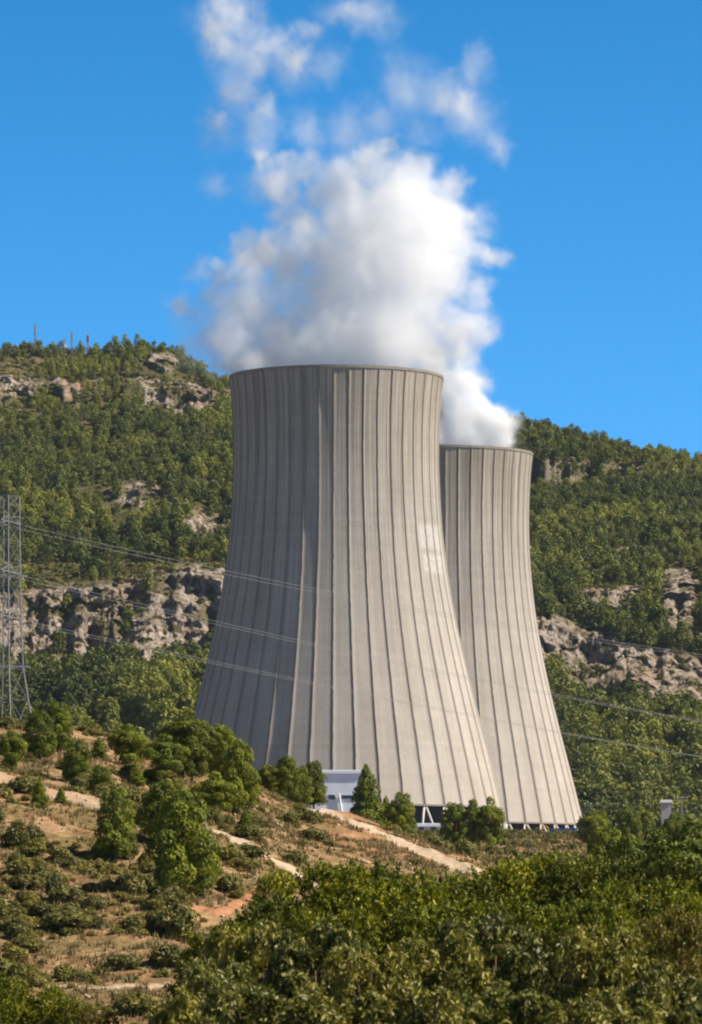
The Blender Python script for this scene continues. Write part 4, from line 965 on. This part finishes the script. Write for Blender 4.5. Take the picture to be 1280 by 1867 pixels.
def near_plant(kind, px, top, D, w, label, name, cat, group=None):
    x = (px-CX)/FPX*D; z = gz(x, D); h = (HZ-top)/FPX*D-z; cm, tm = PR[kind][random.randrange(len(PR[kind]))]
    wid = max(w/FPX*D, .58*h); full = {'green': .66, 'olive': .86, 'yellow': .86}[kind]*h
    e = empty(name, (x, D, z-.05), random.random()*6.28, (h*wid/full, h*wid/full, h)); tag(e, label, cat, group)
    obj('crown', cm, e); obj('stems', tm, e)
G1, G2 = 'leafy green trees behind the olive bushes', 'olive leaved bushes in front'
for px, top, D, w, lab in (
 (425, 1672, 118, 120, 'low leafy green tree at the left end of the foliage mass above the red gully'),
 (500, 1628, 125, 130, 'leafy green tree left of the tree top below the white footpath'),
 (590, 1566, 132, 180, 'leafy green tree top below the middle of the pale footpath'),
 (672, 1566, 138, 150, 'bright leafy tree right of centre reaching the sandy bank'),
 (735, 1588, 130, 130, 'leafy tree under the sandy bank left of the footpath end'),
 (830, 1594, 142, 130, 'leafy tree below the lower end of the pale footpath'),
 (895, 1578, 150, 110, 'narrow leafy tree right of the lower footpath end'),
 (952, 1556, 150, 130, 'leafy tree under the dry mound by the farther tower'),
 (1020, 1548, 146, 140, 'high leafy tree below the blue containers'),
 (1095, 1560, 138, 150, 'leafy tree left of the dark pines with an uneven top'),
 (1165, 1590, 128, 130, 'leafy tree in front of the broad dark pine'),
 (1240, 1622, 118, 130, 'low leafy tree before the darkest pine at the edge'),
 (780, 1640, 105, 150, 'dense leafy tree in the second row below the footpath'),
 (930, 1630, 105, 170, 'dense leafy tree in the second row in the middle of the foliage'),
 (1070, 1628, 102, 170, 'dense leafy tree in the second row below the containers'),
 (620, 1650, 104, 170, 'dense leafy tree in the second row below the pale footpath')):
    near_plant('green', px, top, D, w*1.15, lab, 'leafy_tree', 'tree', G1)
for px, top, D, w, lab in (
 (405, 1738, 74, 150, 'leftmost olive bush beside the sandy slope'),
 (480, 1668, 80, 170, 'olive bush rising highest at the left end of the foreground'),
 (575, 1662, 76, 180, 'olive bush left of centre with long hanging leaves'),
 (680, 1716, 72, 190, 'olive bush in the middle showing pale twigs'),
 (790, 1690, 76, 190, 'olive bush right of the pale twigs'),
 (900, 1655, 80, 190, 'olive bush under the second row of leafy trees'),
 (1010, 1705, 74, 190, 'dark olive bush left of the yellowish bush'),
 (1110, 1676, 72, 180, 'olive bush close to the yellowish bush'),
 (1200, 1760, 70, 170, 'olive bush in the lower right corner'),
 (360, 1790, 58, 150, 'small olive bush low at the left edge of the foliage mass'),
 (460, 1770, 56, 230, 'front olive bush at the bottom left of the foliage'),
 (600, 1782, 54, 250, 'front olive bush with brown stems at the bottom'),
 (750, 1790, 53, 260, 'front olive bush at the bottom centre right'),
 (900, 1780, 55, 260, 'front olive bush of the lower right third'),
 (1050, 1790, 54, 250, 'front olive bush near the lower right corner'),
 (1190, 1810, 55, 240, 'front olive bush filling the lower right corner'),
 (1330, 1780, 60, 220, 'olive bush mostly outside the lower right corner')):
    near_plant('olive', px, top, D, w, lab, 'olive_bush', 'bush', G2)
near_plant('yellow', 1248, 1640, 88, 150, 'yellow leaved bush at the right picture edge', 'yellow_bush', 'bush')
near_plant('yellow', 180, 1826, 118, 90, 'small yellow green bush in the lower left corner', 'yellow_bush', 'bush')
near_plant('green', 50, 1786, 124, 150, 'green feathery bush filling the lower left corner', 'leafy_bush', 'bush')
near_plant('green', 122, 1812, 120, 110, 'lower green bush left of the small yellow bush', 'leafy_bush', 'bush')
near_plant('green', -50, 1760, 122, 150, 'green bush mostly outside the left picture edge', 'leafy_bush', 'bush')

# ---------------------------------------------------------------- thin air between the camera and the mountain
hz = MB().box((0, 15900, 170), (64000, 32400, 400)).build('haze', None)
hm = bpy.data.materials.new('haze'); hm.use_nodes = True; nt = hm.node_tree; nt.nodes.clear()
o_ = nt.nodes.new('ShaderNodeOutputMaterial'); pv = nt.nodes.new('ShaderNodeVolumePrincipled')
pv.inputs['Color'].default_value = (.62, .78, 1.0, 1); pv.inputs['Density'].default_value = 1.5e-5; pv.inputs['Anisotropy'].default_value = .2
nt.links.new(pv.outputs[0], o_.inputs['Volume']); hz.data.materials.clear(); hz.data.materials.append(hm)
tag(hz, 'thin bluish air in front of the mountain', None, None, 'stuff')
